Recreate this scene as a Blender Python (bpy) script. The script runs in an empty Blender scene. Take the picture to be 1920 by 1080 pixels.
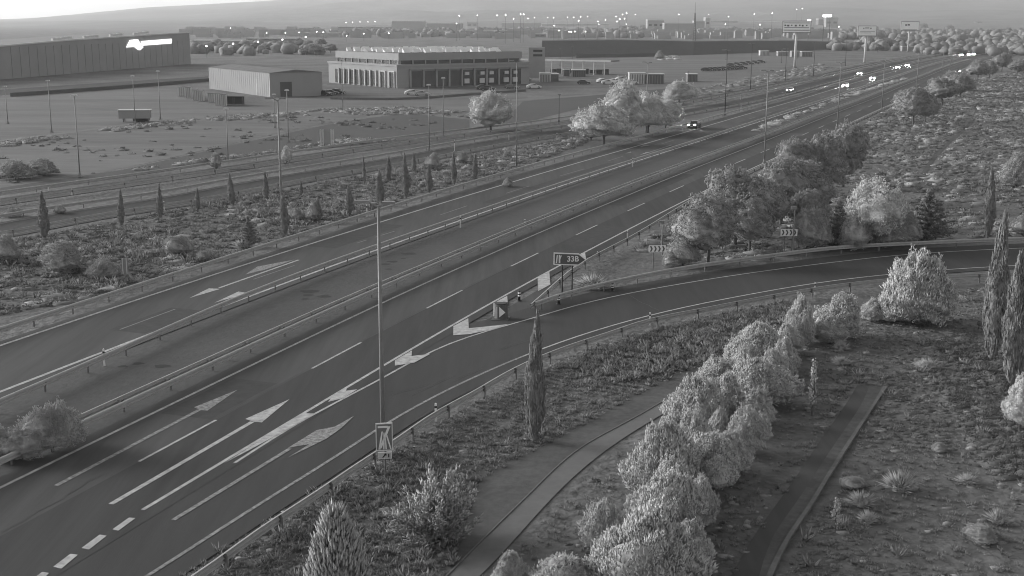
import bpy, math, random
import numpy as np
from mathutils import Matrix, Vector
R = math.radians
rng = np.random.default_rng(7)
random.seed(7)
scene = bpy.context.scene
col = scene.collection

# ------------------------------------------------ camera, world, sun, exposure
F, PITCH, ROLL, H = 2300.0, math.atan(500/2300.0), 0.003, 20.5
cam_d = bpy.data.cameras.new('camera'); cam = bpy.data.objects.new('camera', cam_d); col.objects.link(cam)
cam_d.sensor_width = 36; cam_d.lens = 36*F/1920; cam_d.clip_end = 40000; cam_d.clip_start = 0.5
cam.matrix_world = Matrix.Translation((0, 0, H)) @ Matrix.Rotation(math.pi/2-PITCH, 4, 'X') @ Matrix.Rotation(ROLL, 4, 'Z')
scene.camera = cam
SUN_AZ, SUN_EL = R(-72), R(17)            # azimuth measured from +Y towards +X
SUN_STR, SKY_STR, EXPO = 1.5, 0.125, 1.2
w = bpy.data.worlds.new('World'); scene.world = w; w.use_nodes = True
nt = w.node_tree; nt.nodes.clear()
sky = nt.nodes.new('ShaderNodeTexSky'); sky.sky_type = 'NISHITA'; sky.sun_disc = False
sky.sun_elevation = SUN_EL; sky.sun_rotation = SUN_AZ
sky.air_density = 1.0; sky.dust_density = 2.0; sky.altitude = 200
bw = nt.nodes.new('ShaderNodeRGBToBW'); bg = nt.nodes.new('ShaderNodeBackground'); wo = nt.nodes.new('ShaderNodeOutputWorld')
nt.links.new(sky.outputs[0], bw.inputs[0]); nt.links.new(bw.outputs[0], bg.inputs[0]); nt.links.new(bg.outputs[0], wo.inputs[0])
bg.inputs[1].default_value = SKY_STR
sd = bpy.data.lights.new('sun', 'SUN'); sd.energy = SUN_STR; sd.angle = R(24); sd.color = (1, 1, 1)
so = bpy.data.objects.new('sun', sd); col.objects.link(so)
sv = Vector((math.sin(SUN_AZ)*math.cos(SUN_EL), math.cos(SUN_AZ)*math.cos(SUN_EL), math.sin(SUN_EL)))
so.rotation_euler = sv.to_track_quat('Z', 'Y').to_euler()
vs = scene.view_settings; vs.view_transform = 'Standard'; vs.look = 'None'; vs.exposure = EXPO; vs.gamma = 1; vs.use_curve_mapping = False
scene.render.engine = 'CYCLES'
scene.cycles.pixel_filter_type = 'BLACKMAN_HARRIS'; scene.cycles.filter_width = 1.05
scene.cycles.volume_bounces = 1; scene.cycles.max_bounces = 5; scene.cycles.diffuse_bounces = 3

# ------------------------------------------------ projection helpers (a pixel of the photograph to a point of the ground)
def ray(px, py):
    x = (px-960)/F; y = -(py-540)/F
    c, s = math.cos(ROLL), math.sin(ROLL)
    x, y = c*x-s*y, s*x+c*y
    return np.array([x, math.cos(PITCH)+y*math.sin(PITCH), -math.sin(PITCH)+y*math.cos(PITCH)])
def G(px, py, z=0.0):
    d = ray(px, py); t = (H-z)/-d[2]
    return np.array([d[0]*t, d[1]*t])
def hgt(px, yb, yt):
    P = G(px, yb); r = ray(px, yt); return H+r[2]*P[1]/r[1]
def wid(px, yb, w_):
    return w_*math.hypot(G(px, yb)[1], H)/F
def at_dist(px, py, D):
    r = ray(px, py); t = D/r[1]; return np.array([r[0]*t, D, H+r[2]*t])

# ------------------------------------------------ materials, all grey: the place is seen in near infrared
def mat(name, v, var=0.25, scale=1.0, rough=0.9, bump=0.0, bscale=None, detail=6, v2=None, metal=0.0, stretch=None, spec=0.25, big=None):
    m = bpy.data.materials.new(name); m.use_nodes = True; n = m.node_tree.nodes; l = m.node_tree.links
    b = n['Principled BSDF']; b.inputs['Roughness'].default_value = rough; b.inputs['Metallic'].default_value = metal
    b.inputs['Specular IOR Level'].default_value = spec
    geo = n.new('ShaderNodeNewGeometry'); src = geo.outputs['Position']
    mp = n.new('ShaderNodeMapping'); l.new(src, mp.inputs[0]); src = mp.outputs[0]
    if stretch: mp.inputs['Rotation'].default_value[2] = stretch[0]; mp.inputs['Scale'].default_value = stretch[1]
    tx = n.new('ShaderNodeTexNoise'); tx.inputs['Scale'].default_value = scale; tx.inputs['Detail'].default_value = detail; tx.inputs['Roughness'].default_value = 0.65
    l.new(src, tx.inputs['Vector'])
    fac = tx.outputs['Fac']
    if big:
        t2 = n.new('ShaderNodeTexNoise'); t2.inputs['Scale'].default_value = big; t2.inputs['Detail'].default_value = 4; l.new(src, t2.inputs['Vector'])
        mx = n.new('ShaderNodeMath'); mx.operation = 'ADD'; l.new(fac, mx.inputs[0]); l.new(t2.outputs['Fac'], mx.inputs[1])
        hv = n.new('ShaderNodeMath'); hv.operation = 'MULTIPLY'; hv.inputs[1].default_value = 0.5; l.new(mx.outputs[0], hv.inputs[0]); fac = hv.outputs[0]
    cr = n.new('ShaderNodeValToRGB'); l.new(fac, cr.inputs[0])
    lo, hi = v*(1-var), v*(1+var)
    if v2 is not None: lo, hi = v, v2
    cr.color_ramp.elements[0].position = 0.32; cr.color_ramp.elements[0].color = (lo, lo, lo, 1)
    cr.color_ramp.elements[1].position = 0.68; cr.color_ramp.elements[1].color = (hi, hi, hi, 1)
    l.new(cr.outputs[0], b.inputs['Base Color'])
    if bump:
        t3 = n.new('ShaderNodeTexNoise'); t3.inputs['Scale'].default_value = bscale or scale*2; t3.inputs['Detail'].default_value = 5; l.new(src, t3.inputs['Vector'])
        bp = n.new('ShaderNodeBump'); bp.inputs['Strength'].default_value = 1.0; bp.inputs['Distance'].default_value = bump
        l.new(t3.outputs['Fac'], bp.inputs['Height']); l.new(bp.outputs[0], b.inputs['Normal'])
    return m
def emit(name, s):
    m = bpy.data.materials.new(name); m.use_nodes = True; n = m.node_tree.nodes; b = n['Principled BSDF']
    b.inputs['Base Color'].default_value = (.8, .8, .8, 1); b.inputs['Emission Color'].default_value = (1, 1, 1, 1); b.inputs['Emission Strength'].default_value = s
    try: m.cycles.emission_sampling = 'NONE'
    except Exception: pass
    return m
M = {}
M['ground'] = mat('dry_ground', .112, var=.6, scale=.9, bump=.22, bscale=1.6, big=.05)
M['field'] = mat('pale_field', .11, var=.42, scale=.5, bump=.1, bscale=.5, big=.05, stretch=(math.radians(-12), (.25, 1.6, 1)))
M['darkfield'] = mat('dark_field', .06, var=.15, scale=.3, big=.03)
M['verge'] = mat('verge_gravel', .07, var=.22, scale=1.5, bump=.04, big=.15)
STR = R(19.6)
M['asphalt'] = mat('asphalt', .042, var=.38, scale=.8, rough=.92, bump=.004, bscale=14, big=.12, stretch=(STR, (1.6, .09, 1)))
M['asphaltL'] = mat('older_asphalt', .063, var=.34, scale=.8, rough=.92, bump=.004, bscale=14, big=.12, stretch=(STR, (1.6, .09, 1)))
M['asphaltR'] = mat('ramp_asphalt', .043, var=.24, scale=.9, rough=.92, bump=.004, bscale=14, big=.12, stretch=(math.radians(45), (1.4, .12, 1)))
M['track'] = mat('beaten_track', .085, var=.4, scale=2.2, bump=.02, big=.2)
M['concrete'] = mat('concrete', .13, var=.15, scale=2, bump=.005, big=.4)
M['kerb'] = mat('kerb_concrete', .115, var=.2, scale=3, bump=.004)
M['paint'] = mat('road_paint', .36, var=.38, scale=2.6, rough=.7)
M['paintworn'] = mat('worn_road_paint', .08, v2=.34, scale=4.5, rough=.8)
M['paintold'] = mat('faded_road_paint', .17, var=.25, scale=3, rough=.8)
M['steel'] = mat('galvanised_steel', .3, var=.12, scale=3, rough=.5, metal=.0, spec=.5)
M['post'] = mat('steel_post', .13, var=.2, scale=3, rough=.7)
M['pole'] = mat('lamp_pole_steel', .2, var=.15, scale=2, rough=.6, metal=.2)
M['darkpole'] = mat('dark_pole_steel', .06, var=.15, scale=2, rough=.6)
M['white'] = mat('white_plastic', .65, var=.06, scale=2, rough=.5)
M['black'] = mat('black_plastic', .02, var=.1, scale=2, rough=.5)
M['signdark'] = mat('sign_face_dark', .09, var=.08, scale=6, rough=.5)
M['signmid'] = mat('sign_face_blue', .15, var=.08, scale=6, rough=.5)
M['signwhite'] = mat('sign_white_sheeting', .68, var=.06, scale=6, rough=.5)
M['signback'] = mat('sign_back_metal', .2, var=.08, scale=6, rough=.6)
M['bark'] = mat('bark', .09, var=.3, scale=6, bump=.02)
M['pinebush'] = mat('young_pine_needles', .46, var=.3, scale=2.2, rough=.85)
M['pine'] = mat('pine_needles', .26, var=.35, scale=1.5, rough=.85)
M['cypress'] = mat('cypress_foliage', .2, var=.3, scale=2.5, rough=.85)
M['conifer'] = mat('conifer_needles', .17, var=.35, scale=2, rough=.85)
M['pale'] = mat('pale_leaves', .34, var=.22, scale=1.5, rough=.85)
M['poplar'] = mat('poplar_leaves', .52, var=.25, scale=.8, rough=.85)
M['juniper'] = mat('juniper_sprays', .33, var=.35, scale=3, rough=.85)
M['scrub'] = mat('dry_scrub', .11, var=.4, scale=.7, rough=.95)
M['scrubpale'] = mat('pale_scrub', .22, var=.45, scale=.5, rough=.95)
M['grass'] = mat('dry_grass', .2, var=.4, scale=1.3, rough=.95)
M['farwood'] = mat('far_woodland', .17, var=.4, scale=.08, rough=.95)
M['hill'] = mat('hill_ground', .11, var=.3, scale=.004, rough=1, big=.0012, detail=10, bump=20, bscale=.006)
M['wallL'] = mat('dark_cladding', .21, var=.06, scale=.1, rough=.8)
M['wallB'] = mat('pale_render_wall', .25, var=.05, scale=.3, rough=.85)
M['wallS'] = mat('shed_cladding', .24, var=.04, scale=.3, rough=.8)
M['roof'] = mat('flat_roof', .13, var=.2, scale=.3)
M['trim'] = mat('pale_trim', .45, var=.08, scale=1)
M['glass'] = mat('dark_window', .03, var=.1, scale=1, rough=.25, spec=.5)
M['door'] = mat('roller_door', .075, var=.06, scale=1, rough=.7)
M['wallD'] = mat('mid_grey_wall', .13, var=.1, scale=.05)
M['wallP'] = mat('pale_far_wall', .24, var=.1, scale=.05)
M['carA'] = mat('dark_car_paint', .03, var=.05, scale=1, rough=.3, spec=.5)
M['carB'] = mat('silver_car_paint', .25, var=.05, scale=1, rough=.3, spec=.5)
M['carC'] = mat('white_car_paint', .5, var=.05, scale=1, rough=.35, spec=.5)
M['tyre'] = mat('tyre_rubber', .02, var=.1, scale=1)
M['light'] = emit('headlight_beam', 90.0)
M['lamp'] = emit('lit_lamp', 5.5)
M['emblem'] = emit('backlit_emblem', .55)
M['stain'] = mat('dark_stain', .035, var=.2, scale=2)
M['panel'] = mat('billboard_sheet', .8, var=.03, scale=.5, rough=.6)
M['patch'] = mat('asphalt_repair', .047, var=.2, scale=1.5, rough=.95)
M['screen'] = emit('lit_panel', 3.0)

# ------------------------------------------------ object helpers
def setp(o, label=None, cat=None, group=None, kind=None):
    if label: o['label'] = label
    if cat: o['category'] = cat
    if group: o['group'] = group
    if kind: o['kind'] = kind
    return o
def thing(name, label, cat, loc=(0, 0, 0), rz=0.0, group=None, scale=None):
    o = bpy.data.objects.new(name, None); col.objects.link(o); o.location = loc; o.rotation_euler = (0, 0, rz)
    o.empty_display_size = .3
    if scale is not None: o.scale = scale
    return setp(o, label, cat, group)
def link(name, me, parent=None, loc=(0, 0, 0), rz=0.0):
    o = bpy.data.objects.new(name, me); col.objects.link(o); o.parent = parent; o.location = loc; o.rotation_euler = (0, 0, rz)
    return o
class MB:
    def __init__(s): s.v = []; s.f = []
    def add(s, vs_, fs):
        k = len(s.v); s.v.extend([tuple(map(float, p)) for p in vs_]); s.f.extend([tuple(i+k for i in f) for f in fs]); return s
    def box(s, c, d, rz=0.0, taper=1.0):
        x, y, z = d[0]/2, d[1]/2, d[2]/2; cs, sn = math.cos(rz), math.sin(rz); P = []
        for dz, t in ((-z, 1), (z, taper)):
            for a, b in ((-x, -y), (x, -y), (x, y), (-x, y)):
                a *= t; b *= t
                P.append((c[0]+a*cs-b*sn, c[1]+a*sn+b*cs, c[2]+dz))
        return s.add(P, [(3, 2, 1, 0), (4, 5, 6, 7), (0, 1, 5, 4), (1, 2, 6, 5), (2, 3, 7, 6), (3, 0, 4, 7)])
    def tube(s, a, b, r0, r1=None, n=8):
        r1 = r0 if r1 is None else r1; a = np.array(a, float); b = np.array(b, float); d = b-a; d /= np.linalg.norm(d)
        e = np.cross(d, (0, 0, 1) if abs(d[2]) < .9 else (1, 0, 0)); e /= np.linalg.norm(e); g = np.cross(d, e); P = []
        for c, r in ((a, r0), (b, r1)):
            for i in range(n):
                t = 2*math.pi*i/n; P.append(c+r*(math.cos(t)*e+math.sin(t)*g))
        return s.add(P, [tuple(range(n))[::-1], tuple(range(n, 2*n))]+[(i, (i+1) % n, n+(i+1) % n, n+i) for i in range(n)])
    def prism(s, pts, z0, z1):
        n = len(pts)
        a = sum(pts[i][0]*pts[(i+1) % n][1]-pts[(i+1) % n][0]*pts[i][1] for i in range(n))
        if a < 0: pts = list(pts)[::-1]
        z0 = z0 if hasattr(z0, '__len__') else [z0]*n; z1 = z1 if hasattr(z1, '__len__') else [z1]*n
        return s.add([(p[0], p[1], z0[i]) for i, p in enumerate(pts)]+[(p[0], p[1], z1[i]) for i, p in enumerate(pts)],
                     [tuple(range(n))[::-1], tuple(range(n, 2*n))]+[(i, (i+1) % n, n+(i+1) % n, n+i) for i in range(n)])
    def plane_poly(s, o, e1, e2, nrm, pts, t=.02):
        # flat outline (pts in e1,e2) given thickness t along nrm
        o, e1, e2, nrm = (np.array(q, float) for q in (o, e1, e2, nrm)); n = len(pts)
        a = sum(pts[i][0]*pts[(i+1) % n][1]-pts[(i+1) % n][0]*pts[i][1] for i in range(n))
        if (a < 0) == (np.dot(np.cross(e1, e2), nrm) > 0): pts = list(pts)[::-1]
        P = [o+e1*p[0]+e2*p[1] for p in pts]
        return s.add(P+[p+nrm*t for p in P], [tuple(range(n))[::-1], tuple(range(n, 2*n))]+[(i, (i+1) % n, n+(i+1) % n, n+i) for i in range(n)])
    def mesh(s, name, m, smooth=False):
        me = bpy.data.meshes.new(name); me.from_pydata(s.v, [], s.f); me.materials.append(m); me.update()
        if smooth: me.polygons.foreach_set('use_smooth', [True]*len(me.polygons))
        return me
    def build(s, name, m, parent=None, loc=(0, 0, 0), rz=0.0, smooth=False):
        return link(name, s.mesh(name, m, smooth), parent, loc, rz)
def tri_mesh(name, V, T, m):
    me = bpy.data.meshes.new(name); V = np.asarray(V, np.float32); T = np.asarray(T, np.int32)
    me.vertices.add(len(V)); me.vertices.foreach_set('co', V.ravel())
    me.loops.add(T.size); me.loops.foreach_set('vertex_index', T.ravel())
    me.polygons.add(len(T)); me.polygons.foreach_set('loop_start', np.arange(0, T.size, 3, dtype=np.int32))
    me.materials.append(m); me.update(calc_edges=True); me.validate()
    return me
def spline(xs, ys):
    xs = np.array(xs, float); ys = np.array(ys, float); n = len(xs); h = np.diff(xs)
    A = np.zeros((n, n)); b = np.zeros(n); A[0, 0] = A[-1, -1] = 1
    for i in range(1, n-1):
        A[i, i-1] = h[i-1]; A[i, i] = 2*(h[i-1]+h[i]); A[i, i+1] = h[i]
        b[i] = 3*((ys[i+1]-ys[i])/h[i]-(ys[i]-ys[i-1])/h[i-1])
    c = np.linalg.solve(A, b); d = np.diff(c)/(3*h); bb = np.diff(ys)/h-h*(2*c[:-1]+c[1:])/3
    def f(x):
        x = np.asarray(x, float); i = np.clip(np.searchsorted(xs, x)-1, 0, n-2); t = x-xs[i]
        t = np.where(x > xs[-1], x-xs[i], t)
        return ys[i]+bb[i]*t+c[i]*t**2+d[i]*t**3
    return f

# ------------------------------------------------ motorway alignment: s along, offset to the right of the lane line
D0 = G(275, 858); U = G(799, 578)-D0; U /= np.linalg.norm(U); N = np.array([U[1], -U[0]])
_cs = spline([-200, -100, 0, 33, 58, 95, 122, 157, 200, 250, 300, 380, 461, 540, 625, 747, 911, 1156, 1500],
             [0, 0, 0, .05, .8, 2.6, 4.3, 6.9, 10, 13.5, 17.3, 22.3, 28, 33, 39.5, 53, 78, 126, 210])
def cs(s): return _cs(s)
def at(s, off):
    s = np.asarray(s, float); c0 = cs(s); g = (cs(s+.5)-cs(s-.5)); L = np.sqrt(1+g*g)
    ss = s-off*g/L; nn = c0+off/L
    return D0+np.multiply.outer(ss, U)+np.multiply.outer(nn, N)
def sn(P):   # ground point -> (s, offset)
    d = np.asarray(P)-D0; s = float(d@U); n = float(d@N)
    for _ in range(4):
        g = float(cs(s+.5)-cs(s-.5)); L = math.sqrt(1+g*g); off = (n-float(cs(s)))*L if _ == 0 else off
        p = at(s, off); e = np.asarray(P)-p; s += float(e@U); off += float(e@N)
    return s, off
def heading(s):
    a = at(s+1, 0)-at(s-1, 0); return math.atan2(a[1], a[0])
def sgrid(a, b, near=2.0):
    out = [a]
    while out[-1] < b: out.append(min(b, out[-1]+max(near, abs(out[-1])*.03)))
    return np.array(out)
def ribbon(name, A, B, z, m, parent=None, thick=0.0):
    A = np.asarray(A); B = np.asarray(B); n = len(A)
    V = [(p[0], p[1], z) for p in A]+[(p[0], p[1], z) for p in B]
    Fc = [(i, n+i, n+i+1, i+1) for i in range(n-1)]
    me = bpy.data.meshes.new(name); me.from_pydata(V, [], Fc); me.materials.append(m); me.update()
    if n > 1 and me.polygons[0].normal.z < 0: me.flip_normals()
    return link(name, me, parent)
def flat(name, pts, z, m, parent=None):
    n = len(pts); a = sum(pts[i][0]*pts[(i+1) % n][1]-pts[(i+1) % n][0]*pts[i][1] for i in range(n))
    if a < 0: pts = list(pts)[::-1]
    me = bpy.data.meshes.new(name); me.from_pydata([(p[0], p[1], z) for p in pts], [], [tuple(range(n))]); me.materials.append(m); me.update()
    return link(name, me, parent)
def resample(P, step):
    P = np.asarray(P, float); d = np.r_[0, np.cumsum(np.linalg.norm(np.diff(P, axis=0), axis=1))]
    fx, fy = spline(d, P[:, 0]), spline(d, P[:, 1]); n = max(2, int(d[-1]/step)+1); t = np.linspace(0, d[-1], n)
    return np.c_[fx(t), fy(t)]
def offset_line(P, off):
    t = np.gradient(P, axis=0); t /= np.linalg.norm(t, axis=1)[:, None]
    return P+off*np.c_[t[:, 1], -t[:, 0]]
def px(L_, z=0.0): return np.array([G(x, y, z) for x, y in L_])
# ------------------------------------------------ GROUND, HILLS, ROADS
def grid_ground():
    xs = np.r_[-9000, -4000, -2000, -1000, -500, np.arange(-300, 301, 12.0), 500, 1000, 2000, 4000, 9000]
    ys = np.r_[-300, -60, np.arange(0, 420, 12.0), 500, 700, 1000, 1500, 2200, 3500, 6000, 9500]
    V = [(x, y, -.05) for y in ys for x in xs]; nx = len(xs)
    Fc = [(j*nx+i, j*nx+i+1, (j+1)*nx+i+1, (j+1)*nx+i) for j in range(len(ys)-1) for i in range(nx-1)]
    me = bpy.data.meshes.new('ground'); me.from_pydata(V, [], Fc); me.materials.append(M['ground']); me.update()
    return setp(link('ground', me), kind='structure')
ground = grid_ground()
def S(o): return setp(o, kind='structure')

def hills():
    az = np.linspace(R(-50), R(50), 220)
    pxr = 960+F*np.tan(az)
    ridge = np.interp(pxr, [-1500, -400, 0, 50, 100, 150, 230, 300, 380, 470, 560, 640, 800, 1100, 1500, 1920, 3500],
                      [70, 58, 41, 39, 36, 31, 24, 17, 13, 8, 3, -1, -6, -10, -14, -18, -30])
    rs = np.random.default_rng(3); ph = rs.random(40)*6.28
    rows = []
    for k, (D, fr) in enumerate([(2600, 0.0), (3400, .06), (4200, .14), (4900, .3), (5500, .38), (6200, .62), (7000, .8), (8000, 1.0), (9000, .97), (9400, .3)]):
        crest = 8000*(41-ridge)/F+H
        z = crest*fr
        wob = sum(np.sin(az*(18+13*j)+ph[j+k*2 % 30])*(1.0/(1+j*.6)) for j in range(8))*(0 if k in (0, 9) else (9 if k < 7 else 2.0))*fr**.5
        z = np.maximum(z+wob-(3 if k == 0 else 0), -3)
        rows.append(np.c_[np.sin(az)/np.cos(az)*D, np.full(len(az), D), z])
    V = np.concatenate(rows); n = len(az); T = []
    for j in range(len(rows)-1):
        for i in range(n-1):
            a = j*n+i; T += [(a, a+1, a+n+1), (a, a+n+1, a+n)]
    me = tri_mesh('hills', V, T, M['hill']); me.polygons.foreach_set('use_smooth', [True]*len(me.polygons))
    return S(link('hills', me))
hills()

def pxpoly(name, pts, z, m): return S(flat(name, px(pts), z, m))
pxpoly('pale_field', [(0, 362), (300, 300), (560, 240), (760, 205), (860, 210), (1000, 190), (980, 175), (640, 172), (560, 190), (380, 200), (330, 160), (0, 180)], -.035, M['field'])
pxpoly('dark_slope_field', [(0, 352), (230, 318), (480, 262), (640, 228), (760, 212), (880, 224), (880, 238), (760, 262), (560, 284), (300, 322), (0, 366)], -.03, M['darkfield'])
pxpoly('dark_slope_field', [(980, 190), (1170, 172), (1300, 160), (1290, 170), (1120, 195), (1000, 225), (940, 232)], -.03, M['darkfield'])
pxpoly('service_yard', [(590, 187), (740, 186), (900, 172), (1180, 160), (1480, 125), (1560, 112), (1500, 96), (1180, 108), (1130, 128), (980, 140), (620, 150)], -.02, M['field'])
S(ribbon('field_track', *[resample(px(q), 6) for q in ([(0, 262), (120, 248), (230, 233), (350, 216)], [(0, 265), (120, 251), (230, 236), (350, 219)])], z=-.012, m=M['concrete']))
S(ribbon('field_track', *[resample(px(q), 6) for q in ([(960, 186), (1060, 180), (1170, 171), (1290, 160)], [(960, 189.5), (1060, 183), (1170, 173.5), (1290, 162)])], z=-.012, m=M['concrete']))
S(ribbon('far_road', *[resample(px(q), 12) for q in ([(0, 168), (150, 158), (390, 143)], [(0, 179), (150, 167), (390, 150)])], z=-.012, m=M['asphalt']))

near_s = sgrid(-60, 1500, 3.0)
def strip(name, o1, o2, z, m, s0=-60, s1=1500, parent=None):
    s = sgrid(s0, s1, 3.0)
    f1 = o1(s) if callable(o1) else np.full(len(s), o1); f2 = o2(s) if callable(o2) else np.full(len(s), o2)
    A = np.array([at(a, b) for a, b in zip(s, f1)]); B = np.array([at(a, b) for a, b in zip(s, f2)])
    return ribbon(name, A, B, z, m, parent)
S(strip('median', -13.2, -4.2, -.03, M['verge']))
railoffL = spline([-60, 0, 40, 90, 150, 300, 1500], [-22.7, -22.7, -22.9, -24.2, -24.6, -24.6, -24.6])
rightR = strip('right_carriageway', -4.7, 0.0, 0.0, M['asphaltL']); S(rightR)
strip('fresh_lane', 0.0, lambda s: np.where(s < 60, 4.6, 5.0), 0.004, M['asphalt'], parent=rightR)
leftR = strip('left_carriageway', lambda s: railoffL(s)+.5, -13.3, 0.0, M['asphaltL']); S(leftR)

# exit ramp
gol = resample(px([(440, 868), (560, 793), (711, 712), (850, 642), (1000, 596), (1072, 575), (1280, 531.7), (1420, 510), (1563, 491.7), (1693, 478), (1920, 465)]), 2)
rr = resample(px([(0, 1256), (140, 1165), (284, 1075), (460, 962), (640, 849), (727, 793), (879, 712), (1017, 654), (1160, 607), (1280, 577), (1400, 553), (1523, 532), (1663, 515), (1790, 504.5), (1920, 497)]), 2)
def extend(P, d, k=6):
    t = P[-1]-P[-2]; t /= np.linalg.norm(t); return np.r_[P, [P[-1]+t*d*(i+1) for i in range(k)]]
golx = extend(gol, 12); rrx = extend(rr, 12)
rrR = offset_line(rrx, 1.2)
gL = offset_line(golx, -2.2)
k0 = 0
while sn(gL[k0])[1] < 4.6: k0 += 1
left_edge = [at(s, 4.5) for s in np.arange(-60, sn(gL[k0])[0], 3)]+list(gL[k0:])
poly = [tuple(p) for p in left_edge]+[tuple(p) for p in rrR[::-1]]+[tuple(at(-60, 9.3))]
ramp = S(flat('exit_ramp', poly, -.004, M['asphaltR']))
S(flat('gore_area', px([(840, 640), (960, 572), (1075, 505), (1088, 500), (1030, 545), (1000, 573), (1040, 562), (1030, 590), (930, 618)]), -.009, M['asphaltL']))

# painted markings: children of the road they lie on
def stripe(parent, P, wd, z=.012, m='paint', name='edge_line'):
    P = np.asarray(P); return ribbon(name, offset_line(P, -wd/2), offset_line(P, wd/2), z, M[m], parent)
def line_off(off, s0, s1): return np.array([at(s, off) for s in sgrid(s0, s1, 2.5)])
stripe(rightR, line_off(-3.8, -60, 1300), .2)
stripe(rightR, line_off(3.75, -5.5, 1300), .2)
for k in range(-3, 24):
    s0 = 17*k-.6; stripe(rightR, line_off(0, s0, s0+6.6), .16, name='lane_dash', z=.016)
stripe(leftR, line_off(-21.4, -60, 1300), .27, m='paint')
stripe(leftR, line_off(-14.2, -60, 1300), .27, m='paint')
def pxl(a, b, k=2): return np.array([G(a[0]+(b[0]-a[0])*t, a[1]+(b[1]-a[1])*t) for t in np.linspace(0, 1, k+1)])
for a, b in [((225, 618), (328, 580)), ((669, 456), (687.5, 450)), ((703, 445), (740, 433.6)), ((825.5, 403), (876, 386)), ((949, 362.5), (992, 349)),
             ((1050, 330), (1095, 317)), ((1140, 302), (1168, 293)), ((1240, 270), (1265, 262.5))]:
    stripe(leftR, pxl(a, b), .14, name='lane_dash', m='paintold')
for k in range(13, 26):
    stripe(leftR, line_off(-17.8, 17*k, 17*k+6), .16, name='lane_dash', m='paintold')
stripe(ramp, gol, .16, z=.008); kq = int((rr[:, 0] < 0).sum()); stripe(ramp, rr[:kq+1], .18, z=.008, m='paintworn'); stripe(ramp, rr[kq:], .16, z=.008)
def mark(parent, pts, m='paint', z=.017, name='paint_patch'): return flat(name, px(pts), z, M[m], parent)
mark(rightR, [(543, 749), (460, 786), (475, 791), (491, 792.5)], name='arrow_head'); stripe(rightR, pxl((473, 791), (208, 945.5), 4), .26, name='arrow_shaft', z=.013)
mark(rightR, [(446, 731), (364, 764), (374, 769), (389, 770.5)], 'paintworn', name='arrow_head'); stripe(rightR, pxl((373, 769), (105, 911), 4), .24, name='arrow_shaft', m='paintworn', z=.013)
mark(ramp, [(540, 840), (593, 807), (628, 800), (664, 780), (640, 803), (612, 823), (540, 858), (580, 833)], 'paintworn', z=.012, name='arrow_head')
stripe(ramp, pxl((544, 841), (325, 975), 5), .22, name='arrow_shaft', m='paintworn', z=.010)
mark(rightR, [(420, 869), (571, 775), (592, 776), (470, 843)], name='chevron_paint')
mark(rightR, [(615.6, 754), (620, 747), (650, 729), (649, 733), (670, 730.5), (643, 747)], z=.018, name='chevron_paint')
mark(rightR, [(740.5, 686), (740.5, 676), (772.5, 657.5), (771.6, 668), (807, 664), (776.6, 680.5)], z=.018, name='chevron_paint')
mark(rightR, [(850, 629), (850, 612), (878, 597), (879, 616), (954, 608), (924, 618), (880, 627)], z=.018, name='chevron_paint')
mark(rightR, [(925, 569), (951, 555), (953, 581), (925, 598)], z=.018, name='chevron_paint')
mark(rightR, [(1008, 521), (1030, 510), (1032, 534), (1009, 546)], z=.018, name='chevron_paint')
mark(rightR, [(1085, 481), (1097, 474), (1099, 486), (1090, 491)], z=.018, name='chevron_paint')
for q in [[(211, 993), (222, 995.6), (254, 972), (242, 971)], [(153, 1028), (167, 1031), (200, 1005), (187, 1003)], [(100, 1063), (115, 1067), (146, 1041), (132, 1039)], [(55, 1091), (72, 1095), (92, 1075), (79, 1073)]]:
    mark(rightR, q, name='wide_dash')
mark(leftR, [(355, 559.3), (392, 540.7), (413, 542)], name='arrow_head'); stripe(leftR, pxl((411, 540), (560, 487.5), 3), .24, name='arrow_shaft', z=.013)
mark(leftR, [(402, 568), (447, 547), (465, 550)], name='arrow_head'); stripe(leftR, pxl((463, 549), (609, 493), 3), .24, name='arrow_shaft', z=.013)
mark(leftR, [(460, 515), (483, 500), (520, 493), (553, 487), (533, 494), (493, 507)], 'paintworn', name='arrow_head')
stripe(leftR, pxl((475, 524), (552, 498), 3), .12, name='lane_dash', m='paintold')
mark(leftR, [(1172, 288), (1183, 284), (1184, 286.5)], 'paintold', name='arrow_head'); mark(leftR, [(1199, 276), (1208, 271.5), (1222, 272)], 'paintold', name='arrow_head')
mark(leftR, [(1200, 290.5), (1211, 286), (1218, 286)], 'paint', name='arrow_head'); stripe(leftR, pxl((1216, 286), (1260, 271.7), 3), .3, name='arrow_shaft', m='paintold', z=.013)
# old sealed cracks and seams in the asphalt of the ramp
def crack(parent, a, b, wob, wd, z=.002):
    t = np.linspace(0, 1, 26); r = np.random.default_rng(int(a[0])); P = np.array([G(a[0]+(b[0]-a[0])*q, a[1]+(b[1]-a[1])*q) for q in t]); o = np.cumsum(r.normal(0, wob, 26)); o -= np.linspace(o[0], o[-1], 26)
    return ribbon('sealed_crack', offset_line(P, -wd/2)+o[:, None]*.3, offset_line(P, wd/2)+o[:, None]*.3, z, M['black'], parent)
for a, b in [((735, 740), (800, 722)), ((770, 742), (850, 705)), ((850, 715), (905, 690)), ((930, 658), (1010, 632)), ((1180, 553), (1235, 582)), ((650, 708), (712, 690)), ((0, 1000), (120, 935)), ((125, 930), (235, 868)), ((240, 862), (275, 845))]:
    crack(ramp if b[0] > 640 else rightR, a, b, .12, .05, z=.002 if b[0] > 640 else .006)
crack(rightR, (400, 787), (575, 695), .02, .05, .007); crack(rightR, (672, 643), (798, 579), .02, .05, .007); crack(rightR, (868, 543), (962, 497), .02, .05, .007)

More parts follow.
